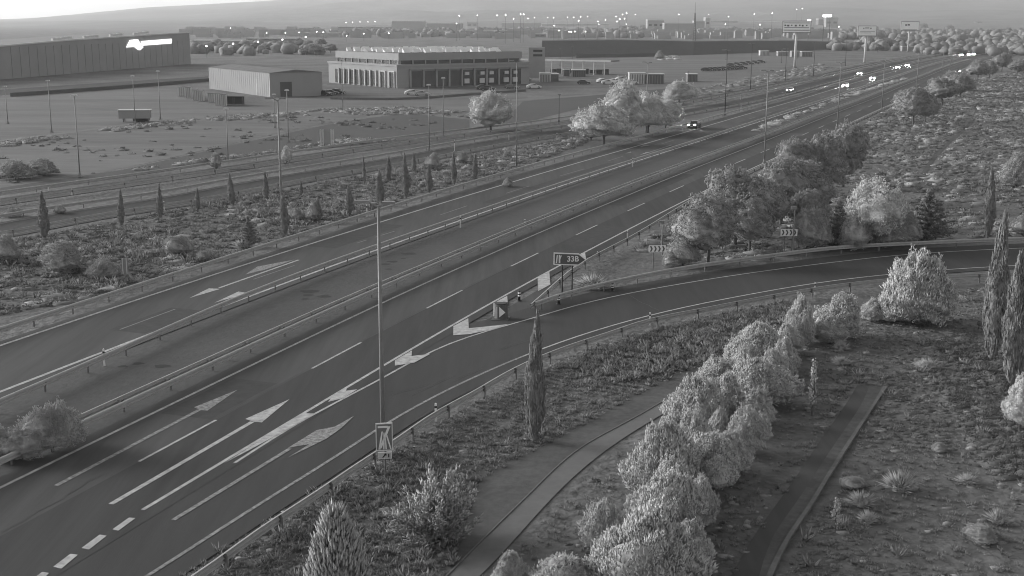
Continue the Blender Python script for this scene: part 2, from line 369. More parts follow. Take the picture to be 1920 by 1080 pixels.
for par_, o1, o2, s0, s1 in ((rightR, -3.4, -.4, 6, 13), (rightR, .4, 3.3, 62, 74), (rightR, -3.5, -1.8, 88, 120), (leftR, -17.5, -14.6, 20, 27), (leftR, -21.1, -18.1, 52, 66), (leftR, -17.4, -16.2, 84, 128), (leftR, -21, -19.6, 140, 190), (rightR, .3, 3.4, 128, 150), (rightR, -3.4, -.3, 190, 230), (leftR, -17.6, -14.6, 210, 250)):
    strip('repair_patch', o1, o2, .0045 if o1 < 0 else .0085, M['patch'], s0, s1, parent=par_)
# frontage roads beyond the cypress row
a1 = px([(-300, 413), (0, 370), (280, 331), (560, 290), (750, 263), (960, 238), (1093, 219.5), (1247, 194), (1480, 150)])
b2 = px([(-300, 499), (20, 446), (222, 407.5), (367, 385), (500, 359), (656, 329.5), (797, 305), (940, 277), (1093, 251), (1267, 222)])
A1 = resample(a1, 5); B2 = resample(b2, 5)
far_s = np.arange(300, 1300, 12.0)
A1 = np.r_[A1, [at(s, -46 if s > 420 else -44) for s in far_s if s > sn(A1[-1])[0]+10]]
B2 = np.r_[B2, [at(s, -27.5) for s in far_s if s > sn(B2[-1])[0]+40]]
A1 = resample(A1[::2], 6); B2 = resample(B2[::2], 6)
frontA = S(ribbon('frontage_road', offset_line(A1, .6), offset_line(A1, 5.6), 0.0, M['asphaltL']))
frontB = S(ribbon('frontage_road', offset_line(B2, -8.2), offset_line(B2, -.4), 0.008, M['asphalt']))
stripe(frontA, offset_line(A1, 1.1), .12, m='paintold', z=.008); stripe(frontA, offset_line(A1, 5.0), .12, m='paintold', z=.008)
stripe(frontB, offset_line(B2, -7.5), .15, m='paintold', z=.016); stripe(frontB, offset_line(B2, -1.3), .12, m='paintold', z=.016)

# paths and drain in the foreground
cl = resample(px([(790, 1125), (837, 1080), (913, 1003), (1000, 918), (1090, 838), (1180, 788), (1267, 738), (1330, 704)]), 1.5)
crr = resample(px([(850, 1125), (900, 1079), (993, 979), (1100, 872), (1194, 805), (1258, 766), (1325, 722), (1350, 710)]), 1.5)
n_ = min(len(cl), len(crr)); ti = np.linspace(0, 1, 40)
def par(P): 
    d = np.r_[0, np.cumsum(np.linalg.norm(np.diff(P, axis=0), axis=1))]; d /= d[-1]; return np.c_[np.interp(ti, d, P[:, 0]), np.interp(ti, d, P[:, 1])]
S(ribbon('concrete_path', par(cl), par(crr), -.01, M['concrete']))
path_kerb = MB(); q = par(cl)
for i in range(39):
    a, b = q[i], q[i+1]; d = b-a; L_ = np.linalg.norm(d); path_kerb.box(((a[0]+b[0])/2, (a[1]+b[1])/2, .0), (L_+.02, .07, .1), math.atan2(d[1], d[0]))
S(path_kerb.build('kerb_edge', M['concrete'], loc=(0, 0, -.03)))
S(flat('dirt_track', px([(845, 1078), (900, 900), (905, 870), (960, 862), (1044, 822), (1110, 790), (1155, 760), (1215, 725), (1272, 700), (1320, 685), (1375, 672), (1380, 690), (1330, 704), (1267, 739), (1180, 789), (1090, 838), (1000, 918), (913, 1003)]), -.02, M['track']))
dl = px([(1360, 1100), (1416, 1001), (1455, 946), (1494, 891), (1545, 815), (1595, 743), (1607, 722)])
dm = px([(1418, 1100), (1452, 1001), (1490, 945), (1533, 880), (1580, 810), (1621, 745), (1630, 722)])
dk = px([(1425, 1110), (1471, 1015), (1508, 960), (1546, 899), (1596, 820), (1645, 745), (1655, 727)])
dk2 = px([(1438, 1110), (1482, 1012), (1516, 961), (1554, 899), (1604, 819), (1653, 743), (1664, 727)])
t_ = lambda P: par(resample(P, 1.0))
S(ribbon('drain_floor', t_(dl), t_(dm), -.02, M['asphaltL']))
S(ribbon('drain_side', t_(dm), t_(dk), -.024, M['track']))
q0, q1 = t_(dk), t_(dk2); V = []; Fc = []
for i in range(40): V += [(*q0[i], -.05), (*q0[i], .1), (*q1[i], .1), (*q1[i], -.05)]
for i in range(39):
    for j in range(3): Fc.append((4*i+j, 4*i+j+1, 4*i+5+j, 4*i+4+j))
me = bpy.data.meshes.new('drain_kerb'); me.from_pydata(V, [], Fc); me.materials.append(M['kerb']); me.update(); S(link('drain_kerb', me))
S(ribbon('worn_trail', *[t_(px(q)) for q in ([(1716, 345), (1757, 283), (1806, 240), (1832, 195)], [(1726, 345), (1765, 285), (1814, 240), (1838, 195)])], z=-.03, m=M['darkfield']))
# dark grassed embankment behind the yard
bk = MB()
f0 = px([(1016, 107), (1150, 105), (1300, 103), (1480, 96), (1660, 86)]); zs = [9.0, 9.2, 8.0, 7.0, 2.0]
V = []; Fc = []
for i, p in enumerate(f0):
    d = p/np.linalg.norm(p)
    for dd, zz in ((0, -.1), (26, 1), (60, 1), (110, -.01)):
        V.append((p[0]+d[0]*dd, p[1]+d[1]*dd, zz*zs[i] if zz > 0 else -.1))
for i in range(4):
    for j in range(3): Fc.append((4*i+j, 4*i+4+j, 4*i+5+j, 4*i+1+j))
Fc += [(0, 1, 2, 3), (19, 18, 17, 16)]
me = bpy.data.meshes.new('grass_embankment'); me.from_pydata(V, [], Fc); me.materials.append(M['darkfield']); me.update(); S(link('grass_embankment', me))
S(ribbon('embankment_ditch', *[resample(px(q), 20) for q in ([(1085, 106), (1300, 102.5), (1480, 94.5), (1700, 85), (1890, 75)], [(1060, 110), (1300, 106), (1480, 97.5), (1700, 88), (1890, 77.5)])], z=-.03, m=M['darkfield']))

# ------------------------------------------------ GUARD RAILS
WPROF = [(0.0, .42), (.06, .46), (.06, .53), (.0, .57), (.0, .59), (.06, .63), (.06, .72), (.04, .76), (0.0, .77)]
def beam(name, P, side, parent, prof=WPROF, t=.05):
    P = np.asarray(P); V = []; Fc = []; n = len(P); k = len(prof)
    for off, z in prof: pass
    rows = []
    for j, (o, z) in enumerate(prof): rows.append((offset_line(P, side*o), z))
    for j in range(k-1, -1, -1): rows.append((offset_line(P, side*(prof[j][0]-t)), prof[j][1]))
    K = len(rows)
    for i in range(n):
        for (L_, z) in rows: V.append((L_[i][0], L_[i][1], z))
    for i in range(n-1):
        for j in range(K):
            a, b = i*K+j, i*K+(j+1) % K; Fc.append((a, b, b+K, a+K) if side > 0 else (a, a+K, b+K, b))
    me = bpy.data.meshes.new(name); me.from_pydata(V, [], Fc); me.materials.append(M['steel']); me.update()
    return link(name, me, parent)
post_me = MB().box((0, 0, .33), (.10, .06, .66)).box((0, .05, .58), (.12, .08, .26)).mesh('rail_post', M['post'])
spacer_me = MB().box((0, 0, .6), (.09, .76, .1)).mesh('rail_spacer', M['steel'])
def pts_every(P, step, start=0.0, maxd=1e9):
    d = np.r_[0, np.cumsum(np.linalg.norm(np.diff(P, axis=0), axis=1))]; out = []
    for t in np.arange(start, min(d[-1], maxd), step):
        p = np.array([np.interp(t, d, P[:, 0]), np.interp(t, d, P[:, 1])]); i = min(np.searchsorted(d, t), len(P)-1); i = max(i, 1)
        tg = P[i]-P[i-1]; out.append((p, math.atan2(tg[1], tg[0])))
    return out
def guardrail(label, P, side=1, step=4.0, start=1.0, nmax=90):
    o = thing('guardrail', label, 'guardrail', (0, 0, 0))
    beam('rail_beam', P, side, o)
    for k, (p, a) in enumerate(pts_every(P, step, start)[:nmax]):
        q = p+np.array([math.sin(a), -math.cos(a)])*(-side)*.08
        link('post', post_me, o, (q[0], q[1], 0), a if side < 0 else a+math.pi)
    return o
seg = lambda off, s0, s1, st=2.0: np.array([at(s, off(s) if callable(off) else off) for s in sgrid(s0, s1, st)])
# median: two beams back to back with spacers
mo = thing('guardrail', 'double sided steel guardrail with spacers along the median left of the nearer carriageway', 'guardrail')
beam('rail_beam', seg(-5.0, -30, 700), 1, mo); beam('rail_beam', seg(-5.75, -30, 700), -1, mo)
for k, (p, a) in enumerate(pts_every(seg(-5.37, -30, 700), 4.25, 1.5)[:100]):
    link('post', post_me, mo, (p[0], p[1], 0), a)
    link('spacer', spacer_me, mo, (p[0], p[1], 0), a)
rl = spline([-60, 15, 24, 40, 60, 200, 1500], [-12.1, -12.2, -12.9, -13.55, -13.6, -13.6, -13.6])
guardrail('long steel guardrail along the inner edge of the farther carriageway, beside its bright edge line', seg(lambda s: float(rl(s)), -30, 900), 1, nmax=80)
guardrail('steel guardrail on the outer verge of the farther carriageway, in front of the cypresses', seg(lambda s: float(railoffL(s)), -30, 900), 1, nmax=100)
RG = px([(250, 1152), (387, 1064), (489, 991), (584, 929), (668, 872), (745, 822), (817, 773), (882, 738), (946, 701), (1076, 645), (1146, 622), (1217, 599), (1290, 584), (1368, 569), (1523, 541), (1663, 524), (1773, 517), (1920, 512)], .7)
RGP = extend(resample(RG, 1.5), 12, 3)
guardrail('near steel guardrail curving along the outer edge of the exit ramp', RGP, -1, start=1.2)
RL2 = extend(resample(px([(1003, 568), (1050, 552), (1148, 527), (1280, 501), (1440, 478), (1563, 463), (1693, 455), (1920, 446)], .7), 1.5), 12, 3)
guardrail('steel guardrail on the inner side of the exit ramp, starting at the gore nose', RL2, 1)
RR = resample(np.r_[px([(996, 571), (1030, 541), (1071, 506), (1100, 487), (1149, 461), (1176, 447)], .7), [at(s, 5.5) for s in (90, 110, 140, 180, 230, 300, 400, 500, 600, 750, 900)]], 3.0)
guardrail('steel guardrail right of the nearer carriageway, running from the gore nose towards the pines', RR, -1, nmax=80)
guardrail('farthest guardrail, along the far side of the outer frontage road', A1, 1, step=8, nmax=90)
guardrail('guardrail between the outer frontage road and the dry verge', offset_line(A1, 6.2), -1, step=8, nmax=70)
guardrail('guardrail on the near side of the inner frontage road, behind the cypress row', B2, -1, step=8, nmax=70)
guardrail('guardrail along the outer side of the inner frontage road, between the two frontage roads', offset_line(B2, -8.6), 1, step=8, nmax=60)
# ------------------------------------------------ BUILDINGS
def quad_prism(corners, z0, z1): return MB().prism([tuple(c) for c in corners], z0, z1)
def face_mb(a, b):   # helper for pieces on the wall a->b (outward to the right of a->b)
    a = np.array(a); b = np.array(b); d = b-a; L = np.linalg.norm(d); d = d/L; n = np.array([d[1], -d[0]]); ang = math.atan2(d[1], d[0])
    def put(mb, u, z, w_, h_, depth, out=0.0):
        c = a+d*u+n*(out); return mb.box((c[0], c[1], z), (w_, depth, h_), ang)
    return put, L, ang, n
# big dark warehouse on the left
A0 = G(-330, 172); A = G(0, 149); B = G(133, 138); C = G(358, 119.5)
hA, hB, hC = 11.2, 12.6, 14.6
dA = (C-A)/np.linalg.norm(C-A); nA = np.array([-dA[1], dA[0]])
o = thing('warehouse', 'long dark windowless warehouse at the far left with a bright emblem on its wall', 'building', (*A, 0))
def loc(o, P): return (P[0]-o.location[0], P[1]-o.location[1])
pts = [A0, A, B, C, C+nA*40, A0+nA*40]; Q = [loc(o, p) for p in pts]
MB().prism(Q, [-.1]*6, [9.0, hA, hB, hC, hC, 9.0]).build('wall', M['wallL'], o)
mb = MB()
for (p, q, za, zb) in ((A0, A, 9.0, hA), (A, B, hA, hB), (B, C, hB, hC)):
    pa, pb = loc(o, p), loc(o, q); s_ = [pa, pb, (pb[0]+nA[0]*.8, pb[1]+nA[1]*.8), (pa[0]+nA[0]*.8, pa[1]+nA[1]*.8)]
    s_ = [(x-nA[0]*.3, y-nA[1]*.3) for x, y in s_]
    mb.prism(s_, [za+.01, zb+.01, zb+.01, za+.01] if True else 0, [za+.5, zb+.5, zb+.5, za+.5])
mb.build('roof_edge', M['trim'], o)
mb = MB()
for t in np.linspace(.05, .95, 26):
    p = A+(C-A)*t; mb.box((*loc(o, p-nA*.06), 5.5), (.08, .14, 11), math.atan2(dA[1], dA[0]))
mb.build('cladding_rib', M['wallL'], o)['kind'] = 'stuff'
mb = MB()
for t in np.r_[np.linspace(.3, .5, 6), np.linspace(.55, .85, 8)]:
    p = A+(C-A)*t+nA*(5+6*(t*7 % 1)); z = hA+(hC-hA)*t+.5; mb.box((*loc(o, p), z+.4), (2.6, 1.2, .9), .9)
mb.build('rooftop_unit', M['trim'], o)['kind'] = 'stuff'
# emblem: folded arrow shape and a white letter band, seen too small to read
def wallpt(pxx, pyy, off=.25):
    r = ray(pxx, pyy); d = np.array([r[0], r[1]]); # intersect with wall line A..C
    a = np.array([[d[0], -dA[0]], [d[1], -dA[1]]]); t, u = np.linalg.solve(a, A); P = d*t-nA*off; return np.array([P[0], P[1], H+r[2]*t])
def wallpoly(name, pp, m, par, off=.25, th=.3):
    W = [wallpt(x, y, off) for x, y in pp]; O = W[0]; e1 = np.array([dA[0], dA[1], 0]); e2 = np.array([0, 0, 1.]); pl = [((p-O)@e1, (p-O)@e2) for p in W]
    mb = MB(); mb.plane_poly((O[0]-par.location[0], O[1]-par.location[1], O[2]), e1, e2, (-nA[0], -nA[1], 0), pl, th); return mb.build(name, m, par)
em = wallpoly('emblem', [(235, 89), (242, 75), (250, 74), (250, 88)], M['emblem'], o)
wallpoly('emblem', [(250, 88), (250.5, 74), (257, 74), (263, 86), (267, 88), (261, 94), (258, 94)], M['emblem'], o, off=.32)
wallpoly('lettering_band', [(263, 77), (320, 72.5), (320, 81.5), (266, 85.5), (263, 83)], M['emblem'], o)
for x in (281, 288, 299, 310): wallpoly('letter_gap', [(x, 79+(299-x)*.06), (x+1.6, 78.9+(299-x)*.06), (x+1.6, 80+(299-x)*.06), (x, 80.1+(299-x)*.06)], M['wallL'], o, off=.6, th=.02)

# pale shed
Ms = G(507, 182); As = G(393, 166); d1 = As-Ms; L1 = np.linalg.norm(d1); d1 /= L1; d2 = np.array([d1[1], -d1[0]])
Rs = Ms+d2*15.5; Bs = As+d2*15.5
o = thing('storage_shed', 'pale windowless metal shed with bright end wall, left of the big workshop', 'building', (*Ms, 0))
quad_prism([loc(o, p) for p in (Ms, Rs, Bs, As)], -.1, 6.5).build('wall', M['wallS'], o)
r1 = [np.array(loc(o, p)) for p in (Ms-d1*.2-d2*.2, Rs-d1*.2+d2*.2, Bs+d1*.2+d2*.2, As+d1*.2-d2*.2)]
mid1, mid2 = (r1[0]+r1[1])/2, (r1[2]+r1[3])/2
mb = MB(); V = [(*r1[0], 6.52), (*r1[1], 6.52), (*r1[2], 6.52), (*r1[3], 6.52), (*mid1, 7.3), (*mid2, 7.3)]
mb.add(V, [(0, 4, 5, 3), (4, 1, 2, 5), (0, 1, 4), (2, 3, 5), (0, 3, 2, 1)]); mb.build('roof', M['roof'], o)
put, L, ang, nn = face_mb(loc(o, As), loc(o, Ms)); mb = MB()
for u in np.arange(1, L, 1.6): put(mb, u, 3.2, .08, 6.4, .06, .02)
mb.build('cladding_rib', M['wallS'], o)['kind'] = 'stuff'
mb = MB(); put(mb, L*.8, 2.4, .5, 4.8, .1, .03); put(mb, L-.15, 3.3, .3, 6.4, .1, .04); mb.build('corner_trim', M['trim'], o)
put2, L2_, ang2, nn2 = face_mb(loc(o, Ms), loc(o, Rs)); mb = MB(); put2(mb, L2_*.3, 2.0, 3.4, 4.0, .1, .03); mb.build('door', M['door'], o)

# workshop building
Cw = np.array([-36.0, 387.0]); dl_ = np.array([-.6, .8]); dr_ = np.array([.8, .6]); LW, RW = 44.0, 52.0
o = thing('workshop_building', 'large two tiered workshop with tall bays and many bright skylights on its roof', 'building', (*Cw, 0))
c0 = [np.zeros(2), dr_*RW, dr_*RW+dl_*LW, dl_*LW]
MB().prism([tuple(p) for p in c0], -.1, 6.6).build('wall', M['wallB'], o)
e = [(-dr_-dl_)*.25, dr_*RW+(dr_-dl_)*.25, dr_*RW+dl_*LW+(dr_+dl_)*.25, dl_*LW+(dl_-dr_)*.25]
MB().prism([tuple(p) for p in e], 6.61, 7.2).build('parapet', M['wallB'], o)
ins = 2.2
c1 = [(dr_+dl_)*ins, dr_*(RW-ins)+dl_*ins, dr_*(RW-ins)+dl_*(LW-ins), dr_*ins+dl_*(LW-ins)]
MB().prism([tuple(p) for p in c1], 7.21, 8.4).build('clerestory_glass', M['glass'], o)
e = [(dr_+dl_)*(ins-.4), dr_*(RW-ins+.4)+dl_*(ins-.4), dr_*(RW-ins+.4)+dl_*(LW-ins+.4), dr_*(ins-.4)+dl_*(LW-ins+.4)]
MB().prism([tuple(p) for p in e], 8.41, 10.6).build('upper_wall', M['wallB'], o)
e2 = [(dr_+dl_)*(ins), dr_*(RW-ins)+dl_*(ins), dr_*(RW-ins)+dl_*(LW-ins), dr_*(ins)+dl_*(LW-ins)]
MB().prism([tuple(p) for p in e2], 10.61, 10.7).build('roof', M['roof'], o)
col_me = MB().box((0, 0, 7.8), (.45, .3, 1.2)).mesh('clerestory_pier', M['wallB'])
for u in np.linspace(.3, LW-2*ins-.3, 9): link('clerestory_pier', col_me, o, tuple(c1[0]+dl_*u-dr_*.1)+(0,), math.atan2(dl_[1], dl_[0]))
for u in np.linspace(.3, RW-2*ins-.3, 11): link('clerestory_pier', col_me, o, tuple(c1[0]+dr_*u-dl_*.1)+(0,), math.atan2(dr_[1], dr_[0]))
# left face bays: eight narrow tall doors, then two separate ones
bayf = MB().box((0, 0, 2.55), (2.5, .1, 4.5)).mesh('tall_door', M['glass']); fin = MB().box((0, 0, 2.6), (.5, .5, 5.0)).mesh('bay_pier', M['trim'])
angl = math.atan2(dl_[1], dl_[0])
for k in range(8):
    u = 14.0+k*3.45; link('tall_door', bayf, o, tuple(dl_*u-dr_*.06)+(0,), angl); link('bay_pier', fin, o, tuple(dl_*(u-1.7)-dr_*.3)+(0,), angl)
for u in (2.7, 8.2):
    link('tall_door', bayf, o, tuple(dl_*u-dr_*.06)+(-.2,), angl); mb = MB()
    for du in (-1.5, 1.5): mb.box((du, 0, 2.6), (.3, .4, 5.0))
    mb.box((0, 0, 5.2), (3.3, .4, .3)); mb.build('door_surround', M['trim'], o, tuple(dl_*u-dr_*.2)+(-.2,), angl)
angr = math.atan2(dr_[1], dr_[0])
rd = MB().box((0, 0, 2.6), (4.1, .1, 5.0)); rdm = rd.mesh('roller_door', M['door']); od = MB().box((0, 0, 2.6), (4.1, .12, 5.0)).mesh('open_bay', M['glass'])
pr = MB().box((0, 0, 2.75), (.55, .5, 5.5)).mesh('bay_pier', M['wallB']); sh = MB().box((0, 0, 1.6), (1.9, .5, 1.5)).mesh('stacked_goods', M['trim']); sh2 = MB().box((.1, 0, 4.0), (1.6, .5, 1.0)).mesh('hanging_goods', M['trim'])
for k in range(9):
    u = 7.2+k*4.9
    link('roller_door' if k < 4 else 'open_bay', rdm if k < 4 else od, o, tuple(dr_*u-dl_*.06)+(0,), angr)
    link('bay_pier', pr, o, tuple(dr_*(u-2.45)-dl_*.28)+(0,), angr)
    if k >= 4: link('hanging_goods', sh2, o, tuple(dr_*(u+(.5 if k % 2 else -.7))-dl_*.4)+(0,), angr); link('stacked_goods', sh, o, tuple(dr_*(u+(.5 if k % 2 else -.7))-dl_*.4)+(0,), angr)
mb = MB().box((0, 0, 5.75), (RW-5, .8, .35)); mb.build('bay_lintel', M['wallB'], o, tuple(dr_*(RW/2+2)-dl_*.4)+(0,), angr)
sk = MB().add([(-.85, -.5, 0), (.85, -.5, 0), (.85, .5, 0), (-.85, .5, 0), (-.85, .45, 1.25), (.85, .45, 1.25)], [(0, 1, 5, 4), (1, 2, 5), (0, 4, 3), (2, 3, 4, 5)]).mesh('skylight', M['white'])
rs = np.random.default_rng(11)
for i in range(11):
    for j in range(13):
        u, v = 4+i*3.4+rs.normal(0, .35), 5+j*3.35+rs.normal(0, .4)
        if (i < 3 and j < 1) or rs.random() < .2: continue
        s = link('skylight', sk, o, tuple(dl_*u+dr_*v)+(10.7,), angr+rs.choice([0, .5, -.4])); s.scale = (rs.uniform(.9, 1.4), rs.uniform(1, 1.8), rs.uniform(.7, 1.15))
# stair block at the right end, canopy with columns
P0 = G(990, 146); o = thing('stair_block', 'narrow stair block with dark slit windows at the right end of the workshop', 'building', (*P0, 0))
MB().box((3.2, 5, 5.5), (6.2, 6, 11.2)).build('wall', M['wallB'], o)
for z in (8.2, 9.8): MB().box((3.6, 1.96, z), (3.4, .1, .8)).build('window', M['glass'], o)
ca = G(1015, 137.5); cb = G(1133, 140.5); dd = cb-ca; Lc = np.linalg.norm(dd); dd /= Lc; nc = np.array([-dd[1], dd[0]])
o = thing('canopy', 'long open canopy with a bright flat roof on seven white columns', 'canopy', (*ca, 0))
hc = 5.0; angc = math.atan2(dd[1], dd[0])
mid = dd*(Lc/2-5)+nc*3.5; MB().box((0, 0, hc+.35), (Lc+16, 8, .5)).build('roof', M['roof'], o, (*mid, 0), angc)
mid = dd*(Lc/2-5)-nc*.56; MB().box((0, 0, hc+.38), (Lc+16, .12, .6)).build('fascia', M['trim'], o, (*mid, 0), angc)
cm = MB().box((0, 0, hc/2), (.35, .35, hc)).mesh('column', M['trim'])
for k in range(7): link('column', cm, o, (*(dd*Lc*k/6), 0), angc)
mb = MB()
for k in range(9): mb.box((*(dd*(3+k*2.9)+nc*5), 1.0), (2.2, 1.4, 1.3+.4*(k % 3)), angc+.1*k)
mb.build('stored_pallets', M['door'], o)

# generic far buildings: wall, roof edge, windows (built as strips set in)
def far_building(label, x0, x1, yt, yb, m, depth=20, win=0, roof=True, door=None, rz=0.0, cat='building', name='warehouse'):
    a = G(x0, yb); b = G(x1, yb); a = a+0; D = (a[1]+b[1])/2; w_ = (x1-x0)*D/F; h = max(2.5, hgt((x0+x1)/2, yb, yt)); cx = ((x0+x1)/2-960)*D/F
    o = thing(name, label, cat, (cx, D, 0), rz)
    MB().box((0, depth/2, h/2-.1), (w_, depth, h)).build('wall', m, o)
    t = max(.25, h*.06); MB().box((0, depth/2, h-.1+t/2+.01), (w_+.3, depth+.3, t)).build('roof', M['trim'] if roof else M['roof'], o)
    if win:
        wm = MB().box((0, 0, 0), (w_/win*.55, .12, h*.16)).mesh('window', M['glass'])
        for k in range(win): link('window', wm, o, (-w_/2+w_*(k+.5)/win, -.05, h*.62))
    if door:
        for u, f_ in door: MB().box((w_*(u-.5), -.07, h*.36), (w_*f_, .14, h*.66)).build('door', M['glass'], o)
    return o
FB = [
 ('low pale depot behind the lit lamps, right of the dark warehouse', 365, 470, 76, 82, 'wallP', 0),
 ('small grey depot beyond the round trees', 470, 560, 72, 78, 'wallD', 6),
 ('pale flat roofed shed left of the workshop roof', 575, 640, 62, 70, 'wallP', 0),
 ('dark long hall on the skyline behind the workshop, left half', 738, 800, 40, 58, 'wallL', 0),
 ('dark long hall on the skyline behind the workshop, right half', 802, 868, 44, 60, 'wallL', 0),
 ('pale hall with vertical joints behind the workshop skylights', 856, 950, 57, 66, 'wallP', 5),
 ('dark square block standing above the pale hall', 876, 895, 42, 55, 'wallL', 2),
 ('long pale hall with a bright roof edge above the canopy', 940, 1012, 43, 56, 'wallP', 0),
 ('dark wide hall with a pale roof line above the embankment', 1013, 1136, 45, 55, 'wallL', 0),
 ('pale office block with one window row right of the dark wide hall', 1137, 1162, 43, 52, 'wallP', 3),
 ('low building with dark openings behind the embankment trees', 1118, 1160, 57, 64, 'wallD', 5),
 ('tall pale twin block with a dark gap and a chimney edge', 1207, 1237, 38, 62, 'wallP', 3),
 ('large dark hall right of the pale twin block, left part', 1238, 1292, 44, 63, 'wallL', 0),
 ('large dark hall under the lattice mast', 1293, 1312, 40, 60, 'wallL', 0),
 ('narrow pale tower beside the dark halls', 1313, 1322, 34, 58, 'wallP', 1),
 ('mid grey hall with a row of small doors', 1323, 1372, 40, 55, 'wallD', 10),
 ('long dark hall left of the lettered billboard', 1374, 1464, 41, 54, 'wallL', 0),
 ('thin roofed hall behind the long dark hall', 1386, 1440, 33, 40.6+5.5, 'wallD', 4),
 ('dark block with lit gap right of the lettered billboard', 1534, 1556, 33, 57, 'wallL', 2),
 ('grey block behind the lettered billboard', 1520, 1540, 36, 56, 'wallD', 0),
 ('grey industrial hall behind the workshop, far left of the skyline', 640, 735, 50, 60, 'wallD', 8),
 ('low pale hall near the embankment end', 1000, 1060, 64, 70, 'wallD', 6),
]
for lab, x0, x1, yt, yb, m, wn in FB:
    far_building(lab, x0, x1, yt, yb, M[m], depth=30, win=wn)
for k, (x0, x1, yt, yb, m, lab) in enumerate([(1010, 1030, 138, 154, 'trim', 'pale ribbed tank block in the yard, left of the dark bins'), (1031, 1045, 139, 153, 'wallD', 'grey cabin joined to the ribbed tank block'),
        (1054, 1065, 132, 143, 'door', 'dark square bin in front of the canopy'), (1070, 1095, 135, 144, 'door', 'dark wide skip in front of the canopy'),
        (1176, 1206, 137, 157, 'trim', 'white ribbed cargo container block behind the pale poplars'), (1207, 1240, 139, 157, 'wallD', 'grey cabin with pale roof right of the white ribbed block'),
        (1416, 1432, 95, 104, 'trim', 'pale cube shaped cabin in the far yard'), (1449, 1468, 97, 105, 'wallP', 'grey pale cabin right of the cube shaped one'),
        (1474, 1488, 96, 107, 'wallP', 'cabin just left of the lettered billboard post'), (1493, 1512, 97, 106, 'wallD', 'cabin just right of the lettered billboard post'), (1677, 1701, 87, 96, 'wallP', 'flat grey panel building beside the thin billboard post'), (1284, 1302, 139, 153, 'wallD', 'grey hut at the end of the dark yard scrap')]):
    o = far_building(lab, x0, x1, yt, yb, M[m], depth=5, win=0, name='yard_cabin', cat='cabin')
    w_ = wid(x0, yb, x1-x0); h = max(2.5, hgt(x0, yb, yt)); mb = MB()
    for u in np.linspace(-w_/2+.2, w_/2-.2, 7): mb.box((u, -.06, h/2-.2), (w_*.05, .14, h*.86))
    mb.build('rib', M['wallD'] if m == 'trim' else M['signback'], o)

# row of containers beside the shed
cpx = [(335, 347, 163, 181), (348, 358, 164, 184), (361, 371, 169, 188), (371, 381, 171, 190), (390, 402, 175, 192), (403, 414, 175, 197), (415, 424, 177, 199)]
ctl = ['farthest small', 'second', 'third', 'fourth pale', 'fifth, set apart', 'sixth tall', 'nearest tall']
for (x0, x1, yt, yb), nm in zip(cpx, ctl):
    P = G((x0+x1)/2, yb); w_ = wid(x0, yb, x1-x0)*.98; h = min(3.2, hgt(x0, yb, yt))
    o = thing('container', f'{nm} pale container in the slanting row left of the shed', 'container', (*P, 0), .12, group='pale containers in a row beside the shed')
    MB().box((0, 1.5, h/2), (w_, 3, h)).build('body', M['trim'], o)
    mb = MB()
    for u in (-.32, 0, .32): mb.box((w_*u, -.04, h/2), (.12, .08, h*.92))
    mb.build('door_rib', M['signback'], o); MB().box((0, 1.5, h+.06), (w_+.2, 3.3, .1)).build('roof', M['roof'], o)
P = G(437, 197); o = thing('equipment_shelter', 'low dark open shelter at the near end of the container row', 'shelter', (*P, 0), .1)
MB().box((0, 1.5, 2.1), (5.2, 3.2, .15)).build('roof', M['roof'], o); mb = MB()
for x in (-2.4, 0, 2.4): mb.box((x, .1, 1), (.15, .15, 2.05)).box((x, 2.9, 1), (.15, .15, 2.05))
mb.build('support', M['post'], o); MB().box((0, 2.95, 1.0), (4.6, .1, 1.9)).build('back_wall', M['door'], o)
# bus shelter like trailer in the field
P = G(252, 229); h = hgt(252, 229, 206); w_ = wid(252, 229, 56)
o = thing('semi_trailer', 'long box semi trailer with a pale roof standing alone in the left field', 'trailer', (*P, 0), R(8))
MB().box((0, 1.3, h*.62), (w_, 2.5, h*.66)).build('box_body', M['wallP'], o); MB().box((0, 1.3, h*.975), (w_+.4, 2.7, .12)).build('roof', M['trim'], o)
MB().box((w_*.2, 1.3, h*.17), (w_*.5, 2.2, h*.22)).build('undercarriage', M['door'], o)
wh = MB().tube((0, -.05, .5), (0, .25, .5), .5, n=12).mesh('wheel', M['tyre'])
for x in (.1, .22, .34): link('wheel', wh, o, (w_*x, .15, 0)); link('wheel', wh, o, (w_*x, 2.3, 0))
MB().box((-w_*.36, .4, h*.15), (.2, .2, h*.3)).box((-w_*.36, 2.2, h*.15), (.2, .2, h*.3)).build('landing_leg', M['post'], o)
# long low wall / fence between yard and field
def wall_run(label, pts, h, m, name='boundary_wall', t=.3):
    P = resample(px(pts), 8); o = thing(name, label, 'wall'); mb = MB()
    for a, b in zip(P[:-1], P[1:]):
        d = b-a; mb.box(((a[0]+b[0])/2, (a[1]+b[1])/2, h/2-.1), (np.linalg.norm(d), t, h), math.atan2(d[1], d[0]))
    mb.build('wall_panel', m, o); mb = MB()
    for a, b in zip(P[:-1], P[1:]):
        d = b-a; mb.box(((a[0]+b[0])/2, (a[1]+b[1])/2, h), (np.linalg.norm(d)+.02, t+.12, .12), math.atan2(d[1], d[0]))
    mb.build('coping', M['kerb'], o); return o
wall_run('low dark wall running along the far edge of the service yard', [(1080, 108), (1235, 105.5)], 2.0, M['door'])
wall_run('low pale kerb wall along the near edge of the workshop yard', [(620, 186), (740, 187), (860, 180), (985, 171)], .5, M['concrete'])
wall_run('low wall below the dark warehouse, beside the far left road', [(20, 181), (200, 168), (395, 152)], 1.0, M['door'])

